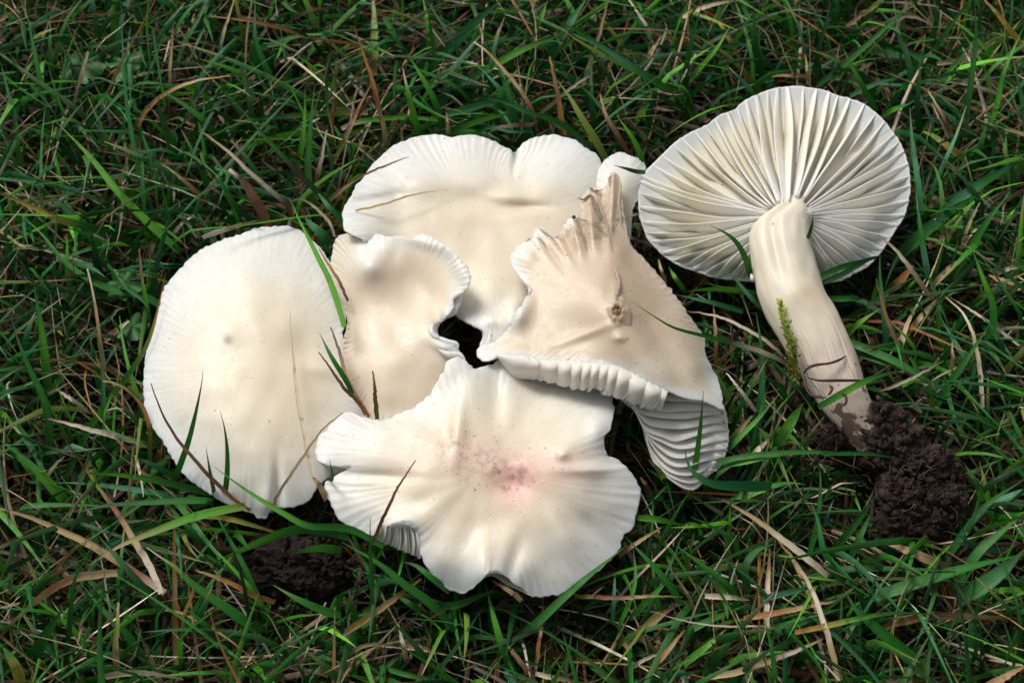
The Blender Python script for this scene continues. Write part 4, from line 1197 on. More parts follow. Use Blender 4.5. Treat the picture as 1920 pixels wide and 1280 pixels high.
 ('X', [(1620, 470), (1590, 280), (1540, 120), (1490, -60)], 12, 'gsto', (1.8, 3.2), "reddish stalk rising behind the widest cap's left rim"),
 ('X', [(1120, 930), (1200, 850), (1300, 770), (1380, 715)], 14, 'Yyss', (1.6, 2.0), "yellow straw stub left of the widest cap"),
 ('X', [(1230, 1140), (1190, 1030), (1110, 940), (1040, 880), (960, 850), (900, 870)], 8, 'wwss', (2.0, 2.4), None),
 ('X', [(1200, 1200), (1140, 1120), (1060, 1050), (990, 970)], 21, 'bbbd', (2.0, 2.2), None),
 ('X', [(1220, 590), (1290, 430), (1360, 290), (1410, 170), (1500, 0)], 12, 'Yysot', (1.4, 2.8), None),
 ('X', [(240, 1140), (380, 1090), (520, 1050), (670, 1010)], 14, 'wwss', (1.9, 1.8), None),
 ('X', [(540, 1080), (470, 900), (400, 760), (335, 620)], 17, 'dggg', (1.2, 2.8), None),
 # top middle
 ('3', [(440, 400), (600, 270), (750, 130), (920, -20)], 33, 'bbbbg', (1.2, 2.4), "widest blue green blade running to the top edge above the caps"),
 ('3', [(640, 490), (800, 400), (1000, 290), (1180, 215), (1345, 160)], 20, 'dgGgg', (1.6, 2.2), "broad green blade above the widest cap's rim"),
 ('3', [(1105, 740), (1070, 620), (1010, 510), (900, 380), (820, 290), (745, 235)], 12, 'ktssow', (1.8, 2.8), "bent straw blade standing behind the widest cap's notch"),
 ('3', [(1400, 830), (1300, 740), (1200, 680), (1050, 630), (900, 570), (785, 545)], 15, 'bggbb', (2.0, 2.4), "dark green blade leaning left above the widest cap's right rim"),
 ('3', [(1490, 900), (1430, 790), (1350, 660), (1280, 540), (1215, 455)], 19, 'yyyyG', (2.0, 3.0), "thick yellow green stalk beside the widest cap's right shoulder"),
 ('3', [(1255, 760), (1235, 650), (1215, 520), (1190, 400), (1170, 320)], 14, 'Yotto', (2.0, 3.0), "mottled brown stem next to the thick yellow green stalk"),
 ('3', [(1920, 555), (1750, 450), (1550, 320), (1380, 210), (1195, 105)], 18, 'ggBbg', (1.7, 3.0), "long blue green blade slanting above the small cap sliver"),
 ('3', [(1880, 500), (1700, 420), (1500, 320), (1350, 240), (1230, 160)], 16, 'gGGyo', (1.5, 2.7), "green blade with a rusty tip just under the long blue green one"),
 ('3', [(1620, 870), (1560, 770), (1490, 650), (1455, 530)], 14, 'ttss', (2.0, 3.4), "brown dry blade standing behind the small cap sliver"),
 ('3', [(1700, 920), (1650, 800), (1600, 720), (1552, 655)], 14, 'GGGy', (2.0, 3.0), "bright green blade between the small cap sliver and the gilled cap"),
 ('3', [(435, 760), (400, 620), (370, 500), (345, 380)], 17, 'gGGw', (1.6, 3.0), "cut green blade with a white end behind the widest cap's left rim"),
 ('3', [(580, 740), (530, 580), (450, 430), (370, 300)], 17, 'ggGg', (1.6, 3.0), None),
 ('3', [(260, 840), (230, 700), (190, 500), (130, 320), (70, 150)], 11, 'gtoot', (1.6, 3.2), None),
 ('3', [(600, 765), (597, 700), (590, 630)], 10, 'tst', (2.0, 2.6), None),
 ('3', [(180, 420), (185, 300), (185, 150), (180, -10)], 23, 'Yyys', (1.2, 1.8), "wide yellowish blade standing upright at the top edge"),
 ('3', [(600, 640), (750, 600), (850, 570), (990, 530)], 20, 'bbBb', (1.5, 1.6), None),
 ('3', [(620, 740), (720, 700), (850, 660), (980, 635)], 14, 'gGGg', (1.9, 2.0), None),
 ('3', [(0, 725), (80, 690), (250, 665), (450, 665), (620, 690), (800, 700)], 13, 'wGGGGg', (1.7, 1.6), "light green blade lying level behind the widest cap"),
 ('3', [(1360, 480), (1400, 350), (1450, 200), (1500, 0)], 12, 'wsss', (1.2, 2.6), "pale straight straw slanting up to the top edge, middle"),
 ('3', [(1110, 650), (1200, 570), (1300, 490), (1440, 400)], 10, 'sswt', (1.6, 2.0), None),
 ('3', [(1860, 280), (1760, 200), (1680, 90), (1620, 0)], 11, 'ttww', (1.3, 2.2), None),
 ('3', [(1690, 390), (1740, 300), (1800, 205)], 16, 'sst', (1.2, 2.0), None),
 ('3', [(1100, 700), (1000, 705), (900, 715), (810, 755)], 12, 'stwt', (1.9, 1.9), None),
 ('3', [(760, 740), (850, 715), (960, 740), (1100, 740)], 11, 'gBBb', (1.8, 1.8), None),
 ('3', [(240, 100), (300, 200), (350, 290), (400, 400)], 13, 'gggd', (2.4, 1.2), None),
 ('3', [(1050, 230), (1120, 110), (1160, 0)], 14, 'gGg', (1.4, 2.0), None),
 ('3', [(1180, 300), (1270, 150), (1390, -20)], 24, 'gbbg', (1.2, 2.2), None),
 ('3', [(520, 470), (530, 350), (500, 150), (480, 0)], 12, 'ggdd', (1.2, 2.8), None),
 # upper right
 ('4', [(760, 480), (900, 370), (1050, 240), (1180, 120), (1300, -10)], 16, 'dgggg', (1.4, 2.8), "long green blade slanting up right behind the gilled cap"),
 ('4', [(1090, 620), (1020, 500), (950, 370), (885, 240)], 15, 'ggGd', (1.6, 3.2), "green blade leaning left behind the gilled cap's top"),
 ('4', [(845, 450), (860, 360), (885, 240)], 10, 'bBw', (1.4, 2.4), None),
 ('4', [(1530, 830), (1590, 650), (1630, 400), (1650, 200), (1640, -10)], 17, 'ddgdd', (1.0, 3.6), "tall dark green blade rising to the top edge at the right"),
 ('4', [(1690, 760), (1760, 620), (1800, 430), (1860, 280), (1920, 150)], 14, 'gGgGg', (1.2, 3.0), None),
 ('4', [(1450, 1200), (1650, 1050), (1800, 960), (1930, 880)], 26, 'gBgbb', (1.6, 2.2), "wide green blade slanting up to the right edge beside the gilled cap"),
 ('4', [(1345, 1210), (1320, 1000), (1290, 780), (1278, 605)], 15, 'gBbB', (1.8, 2.6), "upright blue green blade right of the gilled cap"),
 ('4', [(1340, 820), (1320, 600), (1330, 450), (1340, 300)], 18, 'dddg', (1.0, 3.0), None),
 ('4', [(1340, 400), (1430, 260), (1520, 130), (1600, 40)], 17, 'dggb', (1.2, 2.6), None),
 ('4', [(1590, 900), (1500, 830), (1420, 770), (1350, 740)], 20, 'YYyG', (1.4, 1.6), "short yellow blade lying right of the gilled cap"),
 ('4', [(1525, 800), (1480, 690), (1430, 590), (1380, 515)], 11, 'stsw', (1.5, 2.4), None),
 ('4', [(1500, 790), (1450, 680), (1400, 580)], 7, 'sww', (1.4, 2.2), None),
 ('4', [(1930, 290), (1850, 180), (1780, 90), (1690, -10)], 17, 'YYYs', (1.6, 2.4), "yellow straw at the upper right corner"),
 ('4', [(1080, 290), (1180, 300), (1300, 320), (1420, 320), (1530, 325)], 22, 'gbbgg', (1.1, 1.2), None),
 ('4', [(940, 540), (1020, 500), (1120, 460), (1240, 435)], 13, 'BBBg', (1.7, 2.0), "pale blue green blade lying behind the gilled cap's top right"),
 ('4', [(1120, 650), (1200, 610), (1290, 580)], 13, 'gGB', (1.8, 2.0), None),
 ('4', [(460, 500), (430, 350), (405, 200), (400, -10)], 17, 'dddd', (1.0, 3.2), None),
 ('4', [(20, 600), (20, 400), (60, 200), (110, 20)], 17, 'ddgd', (1.0, 3.2), None),
 ('4', [(400, 530), (350, 470), (300, 420), (255, 375)], 12, 'gBBw', (1.7, 2.4), None),
 ('4', [(0, 490), (100, 380), (200, 260), (270, 140)], 14, 'gGGy', (1.2, 2.4), None),
 ('4', [(60, 280), (200, 260), (380, 255), (580, 305)], 12, 'gbBg', (1.4, 1.6), None),
 ('4', [(320, 330), (270, 240), (220, 150), (165, 80)], 13, 'YYYs', (1.2, 1.6), "bright yellow withered blade at the top, left of the gilled cap"),
 ('4', [(0, 100), (100, 50), (200, 20), (330, 0)], 12, 'wwss', (1.8, 1.8), None),
 ('4', [(720, 430), (600, 425), (450, 430)], 10, 'oso', (1.4, 1.4), None),
 ('4', [(740, 480), (760, 300), (810, 120), (830, 0)], 14, 'dddd', (1.2, 3.0), None),
 ('4', [(705, 480), (700, 400), (690, 310)], 10, 'ssY', (1.6, 2.2), None),
 ('4', [(1440, 540), (1480, 430), (1560, 330), (1620, 250)], 14, 'BGgG', (1.3, 1.8), None),
 ('4', [(1820, 555), (1700, 500), (1560, 470), (1430, 455)], 9, 'swws', (1.5, 1.5), None),
 ('4', [(1430, 360), (1550, 340), (1650, 290), (1740, 250)], 12, 'wsws', (1.3, 1.4), None),
 ('4', [(1210, 120), (1260, 95), (1340, 110), (1430, 165)], 7, 'wwws', (1.6, 1.5), None),
 ('4', [(920, 150), (1000, 90), (1100, 30)], 12, 'sts', (1.3, 1.5), None),
 # right
 ('5', [(780, 570), (750, 400), (720, 200), (695, 0)], 15, 'bBgbB', (1.4, 2.6), None),
 ('5', [(560, 420), (700, 280), (900, 120), (1110, -10)], 30, 'dgbgg', (1.3, 2.0), "broad dark green blade with a water drop right of the gilled cap"),
 ('5', [(520, 960), (500, 700), (480, 500), (480, 360)], 13, 'bBbb', (1.3, 2.6), "thin blue green blade standing right of the stem"),
 ('5', [(640, 1030), (570, 880), (510, 720), (455, 520)], 11, 'ssot', (1.6, 2.9), "straw stalk leaning left, right of the stem"),
 ('5', [(820, 1280), (900, 1140), (1000, 1000), (1140, 790)], 16, 'bggg', (1.4, 2.6), "green blade slanting up right of the earthy root"),
 ('5', [(1095, 1290), (1080, 1080), (1040, 870), (980, 730), (870, 625)], 11, 'wwsws', (1.6, 2.2), "long pale bent straw at the right"),
 ('5', [(910, 510), (1000, 380), (1120, 180), (1260, 0)], 20, 'gGggg', (1.3, 2.8), "wide light green blade slanting up at the right"),
 ('5', [(1140, 950), (1160, 700), (1100, 520), (1020, 310)], 17, 'ggGg', (1.4, 2.8), None),
 ('5', [(690, 760), (850, 620), (1000, 480), (1120, 350)], 20, 'dddg', (1.3, 1.9), None),
 ('5', [(780, 590), (860, 490), (960, 400)], 14, 'sss', (1.5, 1.7), None),
 ('5', [(960, 370), (1000, 230), (1080, 60)], 10, 'sss', (1.5, 2.2), None),
 ('5', [(980, 340), (1020, 260), (1090, 195)], 7, 'www', (1.5, 1.9), None),
 ('5', [(790, 1300), (795, 1200), (798, 1100)], 14, 'ygt', (1.7, 2.6), "green stub with a brown tip right of the earthy root"),
 ('5', [(900, 1110), (915, 1000), (912, 900)], 11, 'oss', (1.5, 2.3), None),
 ('5', [(1290, 590), (1220, 540), (1130, 495)], 20, 'sso', (1.5, 1.6), None),
 ('5', [(1350, 600), (1270, 550), (1130, 500)], 9, 'sss', (1.6, 1.6), None),
 ('5', [(1320, 920), (1200, 830), (1060, 730), (900, 630)], 8, 'wws', (1.5, 1.6), None),
 ('5', [(1180, 490), (1250, 460), (1344, 445)], 12, 'wws', (1.5, 1.6), None),
 ('5', [(280, 860), (360, 780), (480, 700)], 13, 'yGy', (1.8, 2.5), "bright lime blade tip right beside the stem"),
 ('5', [(300, 900), (450, 960), (600, 1030), (750, 1120), (950, 1230)], 18, 'gggdg', (1.9, 1.9), "broad green blade running right from the lower stem"),
 ('5', [(330, 960), (500, 1020), (700, 1090)], 14, 'dgg', (1.7, 1.8), None),
 ('5', [(160, 640), (300, 640), (400, 640)], 14, 'ggd', (1.9, 1.7), None),
 ('5', [(400, 665), (550, 640), (700, 580)], 9, 'ddg', (1.8, 1.7), None),
 ('5', [(470, 1190), (560, 1165), (700, 1100), (860, 1010)], 8, 'twws', (1.8, 2.2), None),
 ('5', [(600, 950), (640, 800), (700, 680)], 12, 'wsy', (1.6, 1.6), None),
 ('5', [(1060, 1100), (960, 950), (830, 730)], 13, 'gBBb', (1.4, 2.0), None),
 ('5', [(620, 880), (750, 720), (880, 600)], 14, 'Yss', (1.4, 1.6), None),
 ('5', [(520, 600), (600, 530), (680, 440)], 22, 'too', (1.2, 1.4), None),
 ('5', [(770, 330), (850, 270), (920, 230)], 20, 'oto', (1.3, 1.5), None),
 ('9', [(700, 800), (640, 720), (580, 640), (528, 578)], 10, 'swww', (1.6, 2.4), "short pale straw pointing up left, right of the torn cap"),
 ('9', [(840, 490), (740, 400), (600, 320), (480, 270), (310, 240)], 9, 'swwwt', (1.8, 2.2), "pale bent straw between the torn cap and the stem"),
 ('9', [(470, 540), (470, 380), (460, 200)], 10, 'oso', (1.2, 2.0), None),
 ('9', [(470, 540), (560, 450), (690, 330)], 9, 'oso', (1.3, 1.6), None),
 ('9', [(700, 150), (550, 125), (400, 125), (290, 140)], 14, 'gGGG', (2.2, 2.2), "green blade lying level below the gilled cap's left side"),
 ('9', [(620, 245), (450, 195), (250, 150)], 12, 'bbg', (1.8, 1.9), None),
 ('9', [(670, 940), (720, 700), (720, 450), (690, 245)], 16, 'dbdb', (1.2, 2.6), "dark upright blade between the torn cap and the stem"),
 ('9', [(810, 970), (880, 850), (950, 740)], 26, 'gGgg', (1.9, 2.1), "wide pointed green blade left of the lower stem"),
 ('9', [(500, 1080), (650, 1055), (800, 1025), (960, 1020)], 15, 'gGgg', (2.0, 2.2), None),
 ('9', [(560, 1280), (700, 1220), (850, 1180), (960, 1185)], 16, 'gGgG', (1.8, 2.0), "bright green blade lying level below the torn cap's gills"),
 ('9', [(200, 1180), (170, 1120), (105, 1050)], 16, 'Yyt', (1.8, 2.6), "short yellow blade tip between the bottom cap and the gills"),
 ('9', [(130, 1280), (90, 1190), (60, 1150)], 14, 'gtt', (1.6, 2.0), None),
 ('9', [(540, 960), (600, 890), (670, 810)], 14, 'Gss', (1.7, 1.9), None),
 ('9', [(530, 1010), (600, 930), (700, 830), (820, 690)], 12, 'BGgG', (1.7, 2.1), None),
 ('9', [(640, 1060), (700, 1000), (770, 930)], 14, 'tws', (1.6, 1.8), "mottled dead straw left of the lower stem"),
 ('9', [(300, 130), (250, 60), (215, 0)], 12, 'gGg', (1.8, 2.0), None),
 ('9', [(200, 90), (175, 20), (160, -40)], 9, 'sss', (1.8, 2.0), None),
 # lower right
 ('6', [(880, 1270), (840, 1080), (780, 880), (720, 720), (620, 560), (540, 460)], 13, 'sswwso', (1.6, 2.2), "pale straw dropping to the bottom edge at the lower right"),
 ('6', [(820, 660), (700, 560), (560, 450), (400, 330), (220, 225)], 16, 'swwsst', (1.8, 2.2), "thick pale straw slanting down from the spilled gills"),
 ('6', [(910, 700), (850, 620), (790, 500), (760, 350), (720, 240)], 15, 'ggbg', (1.5, 2.2), None),
 ('6', [(1390, 1205), (1250, 1090), (1080, 940), (980, 850), (900, 720)], 26, 'Gggbg', (1.8, 1.8), "broad green blade pointing to the lower right"),
 ('6', [(1060, 780), (1300, 700), (1600, 610), (1920, 535)], 24, 'ggggg', (1.7, 1.9), "broad green blade running level to the right edge"),
 ('6', [(1540, 790), (1700, 700), (1830, 600), (1930, 500)], 36, 'dgbdg', (1.6, 2.0), "wide dark folded leaf at the right edge, below the earthy root"),
 ('6', [(1470, 580), (1580, 420), (1720, 250), (1930, 110)], 17, 'dbbgb', (1.4, 2.2), None),
 ('6', [(1550, 720), (1650, 540), (1780, 420), (1920, 310)], 22, 'dggg', (1.4, 2.2), None),
 ('6', [(820, 540), (920, 430), (1000, 330), (1090, 200)], 17, 'ggdd', (1.5, 2.0), None),
 ('6', [(930, 580), (1000, 430), (1070, 280)], 15, 'bgd', (1.5, 1.9), None),
 ('6', [(630, 975), (800, 940), (1000, 895), (1200, 865), (1440, 875)], 12, 'oYGggd', (1.9, 1.9), "green and orange blade lying level at the lower right"),
 ('6', [(1100, 970), (1200, 920), (1400, 885), (1600, 885), (1920, 900)], 18, 'totsot', (1.6, 1.6), "long brown straw running level to the right edge"),
 ('6', [(345, 895), (500, 870), (700, 830), (900, 790)], 13, 'oost', (1.8, 1.8), "orange straw lying level at the lower right"),
 ('6', [(150, 1225), (300, 1200), (420, 1160), (560, 1110), (790, 1010)], 15, 'sssws', (1.8, 1.8), "tan straw rising right near the bottom edge"),
 ('6', [(500, 990), (700, 900), (930, 830)], 18, 'ggg', (1.5, 1.6), None),
 ('6', [(430, 790), (600, 750), (820, 700)], 13, 'bBg', (1.7, 1.7), None),
 ('6', [(370, 750), (350, 620), (410, 520), (545, 465)], 17, 'ddgd', (1.6, 2.0), "dark green hooked blade above the bottom right straws"),
 ('6', [(800, 380), (820, 300), (850, 225)], 9, 'BBB', (1.6, 2.2), None),
 ('6', [(710, 540), (760, 350), (775, 150), (770, 40)], 13, 'ggdg', (1.4, 2.2), None),
 ('6', [(1500, 620), (1350, 550), (1200, 490), (1080, 450)], 22, 'tsst', (1.4, 1.5), None),
 ('6', [(1690, 240), (1650, 130), (1580, 20)], 15, 'Ggd', (1.6, 2.2), None),
 ('6', [(1700, 1280), (1800, 1230), (1930, 1160)], 16, 'oso', (1.9, 2.0), "orange straw at the bottom right corner"),
 ('6', [(0, 380), (60, 370), (150, 388)], 12, 'GGG', (2.0, 2.2), None),
 ('6', [(480, 980), (470, 880), (480, 700), (490, 500)], 13, 'wwst', (1.4, 1.6), None),
 ('6', [(0, 1160), (150, 1040), (240, 960)], 15, 'GGs', (1.6, 1.7), None),
 ('6', [(0, 990), (100, 930), (360, 820)], 15, 'ggg', (1.5, 1.6), None),
 ('6', [(120, 770), (250, 775), (370, 790)], 14, 'wws', (1.7, 1.7), "flat pale straw scrap at the lower middle"),
 # bottom middle
 ('7', [(970, 720), (1100, 620), (1250, 480), (1400, 350), (1600, 190)], 18, 'dgggg', (1.6, 2.6), "long green blade touching the bottom cap's lower right rim"),
 ('7', [(640, 660), (500, 510), (350, 400), (200, 280), (0, 165)], 19, 'dgggg', (1.5, 2.6), "long green blade slanting beneath the bottom cap's left side"),
 ('7', [(610, 450), (500, 360), (420, 300), (335, 275)], 14, 'dggk', (2.2, 2.4), "green blade tucked under the bottom cap's lower left rim"),
 ('7', [(1000, 950), (920, 800), (860, 600), (810, 400)], 17, 'ggGg', (1.4, 2.2), "green blade hanging down from the bottom cap's lower fold"),
 ('7', [(1015, 500), (960, 450), (850, 385)], 12, 'sst', (2.4, 2.6), "pale straw stub poking from under the bottom cap's lower fold"),
 ('7', [(1310, 470), (1400, 475), (1600, 480), (1750, 470), (1920, 475)], 10, 'Grtsyg', (1.9, 1.9), "green and brown banded stalk lying right of the bottom cap's lowest edge"),
 ('7', [(190, 760), (175, 500), (160, 250), (162, 30)], 10, 'gggd', (1.0, 3.5), None),
 ('7', [(0, 690), (150, 590), (280, 500), (450, 370)], 17, 'sYsoY', (1.7, 1.9), "thick golden straw below the bottom cap, left"),
 ('7', [(490, 950), (600, 820), (700, 680), (810, 510)], 9, 'BBBb', (1.7, 2.0), "glossy pale green stem below the bottom cap"),
 ('7', [(1090, 890), (1110, 750), (1130, 600), (1135, 470)], 9, 'sost', (1.5, 1.8), None),
 ('7', [(0, 830), (80, 770), (180, 740), (320, 755)], 10, 'tsst', (1.6, 1.6), None),
 ('7', [(340, 740), (450, 760), (570, 790)], 13, 'tst', (1.5, 1.5), None),
 ('7', [(370, 840), (345, 740), (320, 630)], 11, 'tws', (1.6, 2.0), None),
 ('7', [(1560, 640), (1630, 480), (1655, 350), (1640, 190)], 10, 'GGgg', (1.7, 2.1), None),
 ('7', [(1525, 620), (1535, 450), (1540, 320)], 9, 'bBb', (1.6, 1.9), None),
 ('7', [(1590, 760), (1720, 640), (1880, 520)], 21, 'sYst', (1.6, 1.8), "pointed golden straw blade below the bottom cap, right"),
 ('7', [(1620, 600), (1750, 470), (1870, 345)], 14, 'gGg', (1.7, 1.9), None),
 ('7', [(1920, 520), (1800, 350), (1600, 140)], 14, 'ggg', (1.8, 2.2), None),
 ('7', [(1700, 960), (1800, 820), (1930, 660)], 14, 'toso', (1.7, 1.9), None),
 ('7', [(1620, 885), (1700, 830), (1810, 785)], 9, 'www', (1.7, 1.7), None),
 ('7', [(1090, 905), (1200, 930), (1380, 960)], 12, 'wst', (1.7, 1.7), "pale straw at the bottom edge, middle"),
 ('7', [(1560, 250), (1650, 180), (1800, 85)], 10, 'oso', (1.7, 1.9), None),
 ('7', [(1660, 30), (1780, 40), (1930, 75)], 15, 'GGG', (2.2, 2.0), "bright green blade leaving the bottom cap's right rim"),
 ('7', [(1100, 960), (1000, 830), (870, 680)], 11, 'ttt', (1.8, 1.8), None),
 ('7', [(300, 960), (320, 850), (350, 760)], 20, 'ddg', (1.0, 1.8), None),
 ('7', [(520, 530), (650, 520), (780, 470), (890, 430)], 17, 'dgdg', (1.7, 2.2), None),
 ('7', [(450, 560), (380, 510), (290, 455)], 13, 'gdg', (1.8, 1.9), None),
 ('7', [(230, 870), (400, 920), (640, 955)], 11, 'ggg', (1.6, 1.5), None),
]
KPX = SENS / FOC / W_ * DIST            # cm per photo pixel at the target distance
rb = random.Random(4)
AUTO = {'green': "green grass blade in the tangle around the mushrooms", 'dry': "dry straw coloured stalk in the tangle around the mushrooms"}


LAND = [(450, 690, 190, 270, "the big round cap"), (890, 330, 240, 90, "the widest cap"), (740, 620, 110, 170, "the small tan cap"), (910, 950, 300, 170, "the bottom cap"), (1180, 600, 180, 170, "the torn cap"),
        (1290, 830, 80, 80, "the spilled gills"), (1450, 320, 250, 160, "the gilled cap"), (1540, 640, 80, 130, "the thick stem"), (1700, 890, 100, 110, "the earthy root"), (545, 1070, 100, 60, "the earth clod"),
        (195, 122, 70, 40, "the twin weed leaves"), (838, 135, 25, 25, "the small bright leaf"), (240, 560, 40, 60, "the frilled weed leaf"), (1440, 1050, 40, 60, "the moss patch"), (1065, 1165, 60, 40, "the moss below the caps")]
USED = {}


def auto_label(c, width_cm, rgb, dry, tries=0):
    u, v = PIX(c)
    dx, dy = u[-1] - u[0], v[-1] - v[0]
    mu, mv = u[len(u) // 2], v[len(u) // 2]
    L = math.hypot(dx, dy)
    arc = np.hypot(np.diff(u), np.diff(v)).sum()
    size = "short" if arc < 130 else "long" if arc > 260 else "medium"
    fat = "thin" if width_cm < .12 else "broad" if width_cm > .20 else "narrow"
    curv = "curved" if L < .96 * arc else "straight"
    r, g, b = rgb
    if dry:
        shade = "pale straw" if r > .35 and g > .25 else "orange brown" if r > 1.9 * g else "brown"
    else:
        shade = "yellow green" if r > .5 * g else "blue green" if b > .3 * g else "bright green" if g > .14 else "dark green"
    a = math.degrees(math.atan2(-dy, dx))
    pose = "pointing right" if abs(a) < 25 else "pointing up right" if 25 <= a < 70 else "upright" if 70 <= a < 110 else "pointing up left" if 110 <= a < 155 else "pointing left" if abs(a) >= 155 else "pointing down"
    ds = sorted((max(0, math.hypot((mu - x) / rx, (mv - y) / ry) - 1) * min(rx, ry), i) for i, (x, y, rx, ry, _) in enumerate(LAND))
    d0, i0 = ds[0]
    x, y, rx, ry, nm = LAND[i0]
    ex, ey = (mu - x) / rx, (mv - y) / ry
    side = ("above" if ey < 0 else "below") if abs(ey) > abs(ex) else ("left of" if ex < 0 else "right of")
    if d0 > 90 and (mv < 120 or mv > 1160): side = "far " + side
    elif d0 > 90: side = "well " + side
    size = "mid length" if size == "medium" else size
    noun = "stalk" if dry else "blade"
    for words in (f"{fat} {shade} {noun} {pose}, {side} {nm}", f"{size} {fat} {shade} {noun} {pose}, {side} {nm}", f"{size} {fat} {shade} {noun} {pose}, {side} {nm}"):
        if words not in USED:
            USED[words] = 1
            return words
    x2 = LAND[ds[1][1]]
    words = f"{curv} {fat} {shade} {noun} between {nm} and {x2[4]}"
    USED[words] = USED.get(words, 0) + 1
    return words


def is_dry(cols):
    return sum(c in 'sotwYkr' for c in cols) * 2 >= len(cols)


for tl, pts, w, cols, (z0, z1), lab in HAND:
    ox, oy, s = TILES[tl]
    p = np.array([(ox + x / s, oy + y / s) for x, y in pts])
    L = np.r_[0, np.cumsum(np.linalg.norm(np.diff(p, axis=0), axis=1))]; L /= L[-1]
    arch = .25 * np.sin(L * math.pi)
    w3 = P(p[:, 0], p[:, 1], z0 + (z1 - z0) * L + arch)
    dry = is_dry(cols)
    tw = rb.uniform(-.5, .5)
    V, F, C_, U_ = blade_arr(w3, w * KPX * (.78 if dry else .86), cols, (tw, tw + rb.uniform(-.5, .5)), n=26, tipw=.3 if dry else .06, vee=.35 if dry else .25)
    if dry:
        V = V + np.repeat(RNG.normal(0, .006, (26, 3)), 3, 0)
    o = add_mesh("straw" if dry else "grass_blade", V, F, M_GRASS, None, C_, U_)
    if lab:
        tag(o, lab, "straw" if dry else "grass blade", "dry stalks in the lawn" if dry else "green blades in the lawn")
    else:
        tag(o, auto_label(w3, w * KPX, C_.mean(0), dry), "straw" if dry else "grass blade", "dry stalks in the lawn" if dry else "green blades in the lawn")


def scatter(n, lean, bend, length, width, z0, pal, seed, zmax_masked=1.2, xr=(-19, 19), yr=(-16, 19), seg=8, stiff=None, clodcheck=True, zlim=None, azw=None):
    """random blades: returns V (n, seg, 3, 3), C"""
    r = np.random.default_rng(seed)
    x = r.uniform(*xr, n); y = r.uniform(*yr, n)
    az = r.uniform(0, 2 * math.pi, n) if azw is None else r.normal(azw[0], azw[1], n)
    th0 = np.clip(r.normal(*lean, n), .02, 1.5)
    bd = r.normal(*bend, n)
    Ln = r.uniform(*length, n)
    w = r.uniform(*width, n) / 2
    q = np.linspace(0, 1, seg)
    th = th0[:, None] + bd[:, None] * q[None] ** 1.3
    azs = az[:, None] + r.normal(0, .35, n)[:, None] * q[None]
    d = np.stack([np.sin(th) * np.cos(azs), np.sin(th) * np.sin(azs), np.cos(th)], -1)
    step = (Ln / (seg - 1))[:, None, None]
    c = np.concatenate([np.zeros((n, 1, 3)), np.cumsum(d[:, :-1] * step, 1)], 1)
    c += np.stack([x, y, r.uniform(*z0, n)], -1)[:, None]
    c[..., 2] = np.maximum(c[..., 2], .12 + r.uniform(0, .25, n)[:, None])
    if zlim is not None:
        c[..., 2] = np.where(c[..., 2] > zlim, zlim + (c[..., 2] - zlim) * .25, c[..., 2])
    sd_ = np.stack([-np.sin(azs), np.cos(azs), 0 * azs], -1)
    nn = np.cross(d, sd_)
    tw = r.uniform(-1.2, 1.2, n)[:, None] + r.normal(0, .5, n)[:, None] * q[None]
    s2 = sd_ * np.cos(tw)[..., None] + nn * np.sin(tw)[..., None]
    n2 = np.cross(s2, d)
    prof = (1 - q ** 2.5) * .94 + .06
    ww = (w[:, None] * prof[None])[..., None]
    V = np.stack([c - s2 * ww, c - n2 * ww * .3, c + s2 * ww], 2)
    # keep clear of the mushrooms
    hit = masked(c.reshape(-1, 3)).reshape(n, seg) & (c[..., 2] > zmax_masked)
    keep = ~hit.any(1)
    if clodcheck:
        keep &= ~((masked(c.reshape(-1, 3), clodmask).reshape(n, seg) & (c[..., 2] > .9)).any(1))
    keys = list(pal)
    pr = np.array([pal[k] for k in keys], float); pr /= pr.sum()
    a = np.array([PAL[k] for k in keys])
    i1 = r.choice(len(keys), n, p=pr)
    base = .9 * a[i1] * np.exp(r.normal(0, .28, (n, 1))) * (1 + r.normal(0, .08, (n, 3)))
    tipc = np.where(r.random((n, 1)) < .22, np.array(PAL['s']) * .9, base * 1.1)
    rootc = np.where(r.random((n, 1)) < .35, np.array(PAL['w']) * .55, base * .9)
    f = sstep(.75, 1, q)[None, :, None]; g = sstep(.25, 0, q)[None, :, None]
    C = base[:, None] * (1 - f) + tipc[:, None] * f
    C = C * (1 - g) + rootc[:, None] * g
    C = np.repeat(C[:, :, None], 3, 2)
    U = np.stack(np.broadcast_arrays(np.array([0, .5, 1.])[None, None], (q[None, :] * Ln[:, None])[..., None]), -1)
    U = U + r.uniform(0, 50, (n, 1, 1, 1))
    return V[keep], np.clip(C[keep], 0, 1), U[keep], c[keep]


def stuff_mesh(name, V, C, U, label, cat):
    n, seg = V.shape[:2]
    f = grid_faces(seg, 3, False)
    F = (f[None] + (np.arange(n) * seg * 3)[:, None, None]).reshape(-1, 4)
    o = add_mesh(name, V.reshape(-1, 3), F, M_GRASS, None, C.reshape(-1, 3), U.reshape(-1, 2))
    tag(o, label, cat, None, "stuff")
    return o


GREENS = {'g': 5, 'd': 3, 'G': 2, 'b': 2.5, 'y': .4, 'B': .4}
DRY = {'s': 4, 'o': 3, 't': 3.5, 'w': 1.8, 'k': 1, 'r': .6, 'Y': .3}
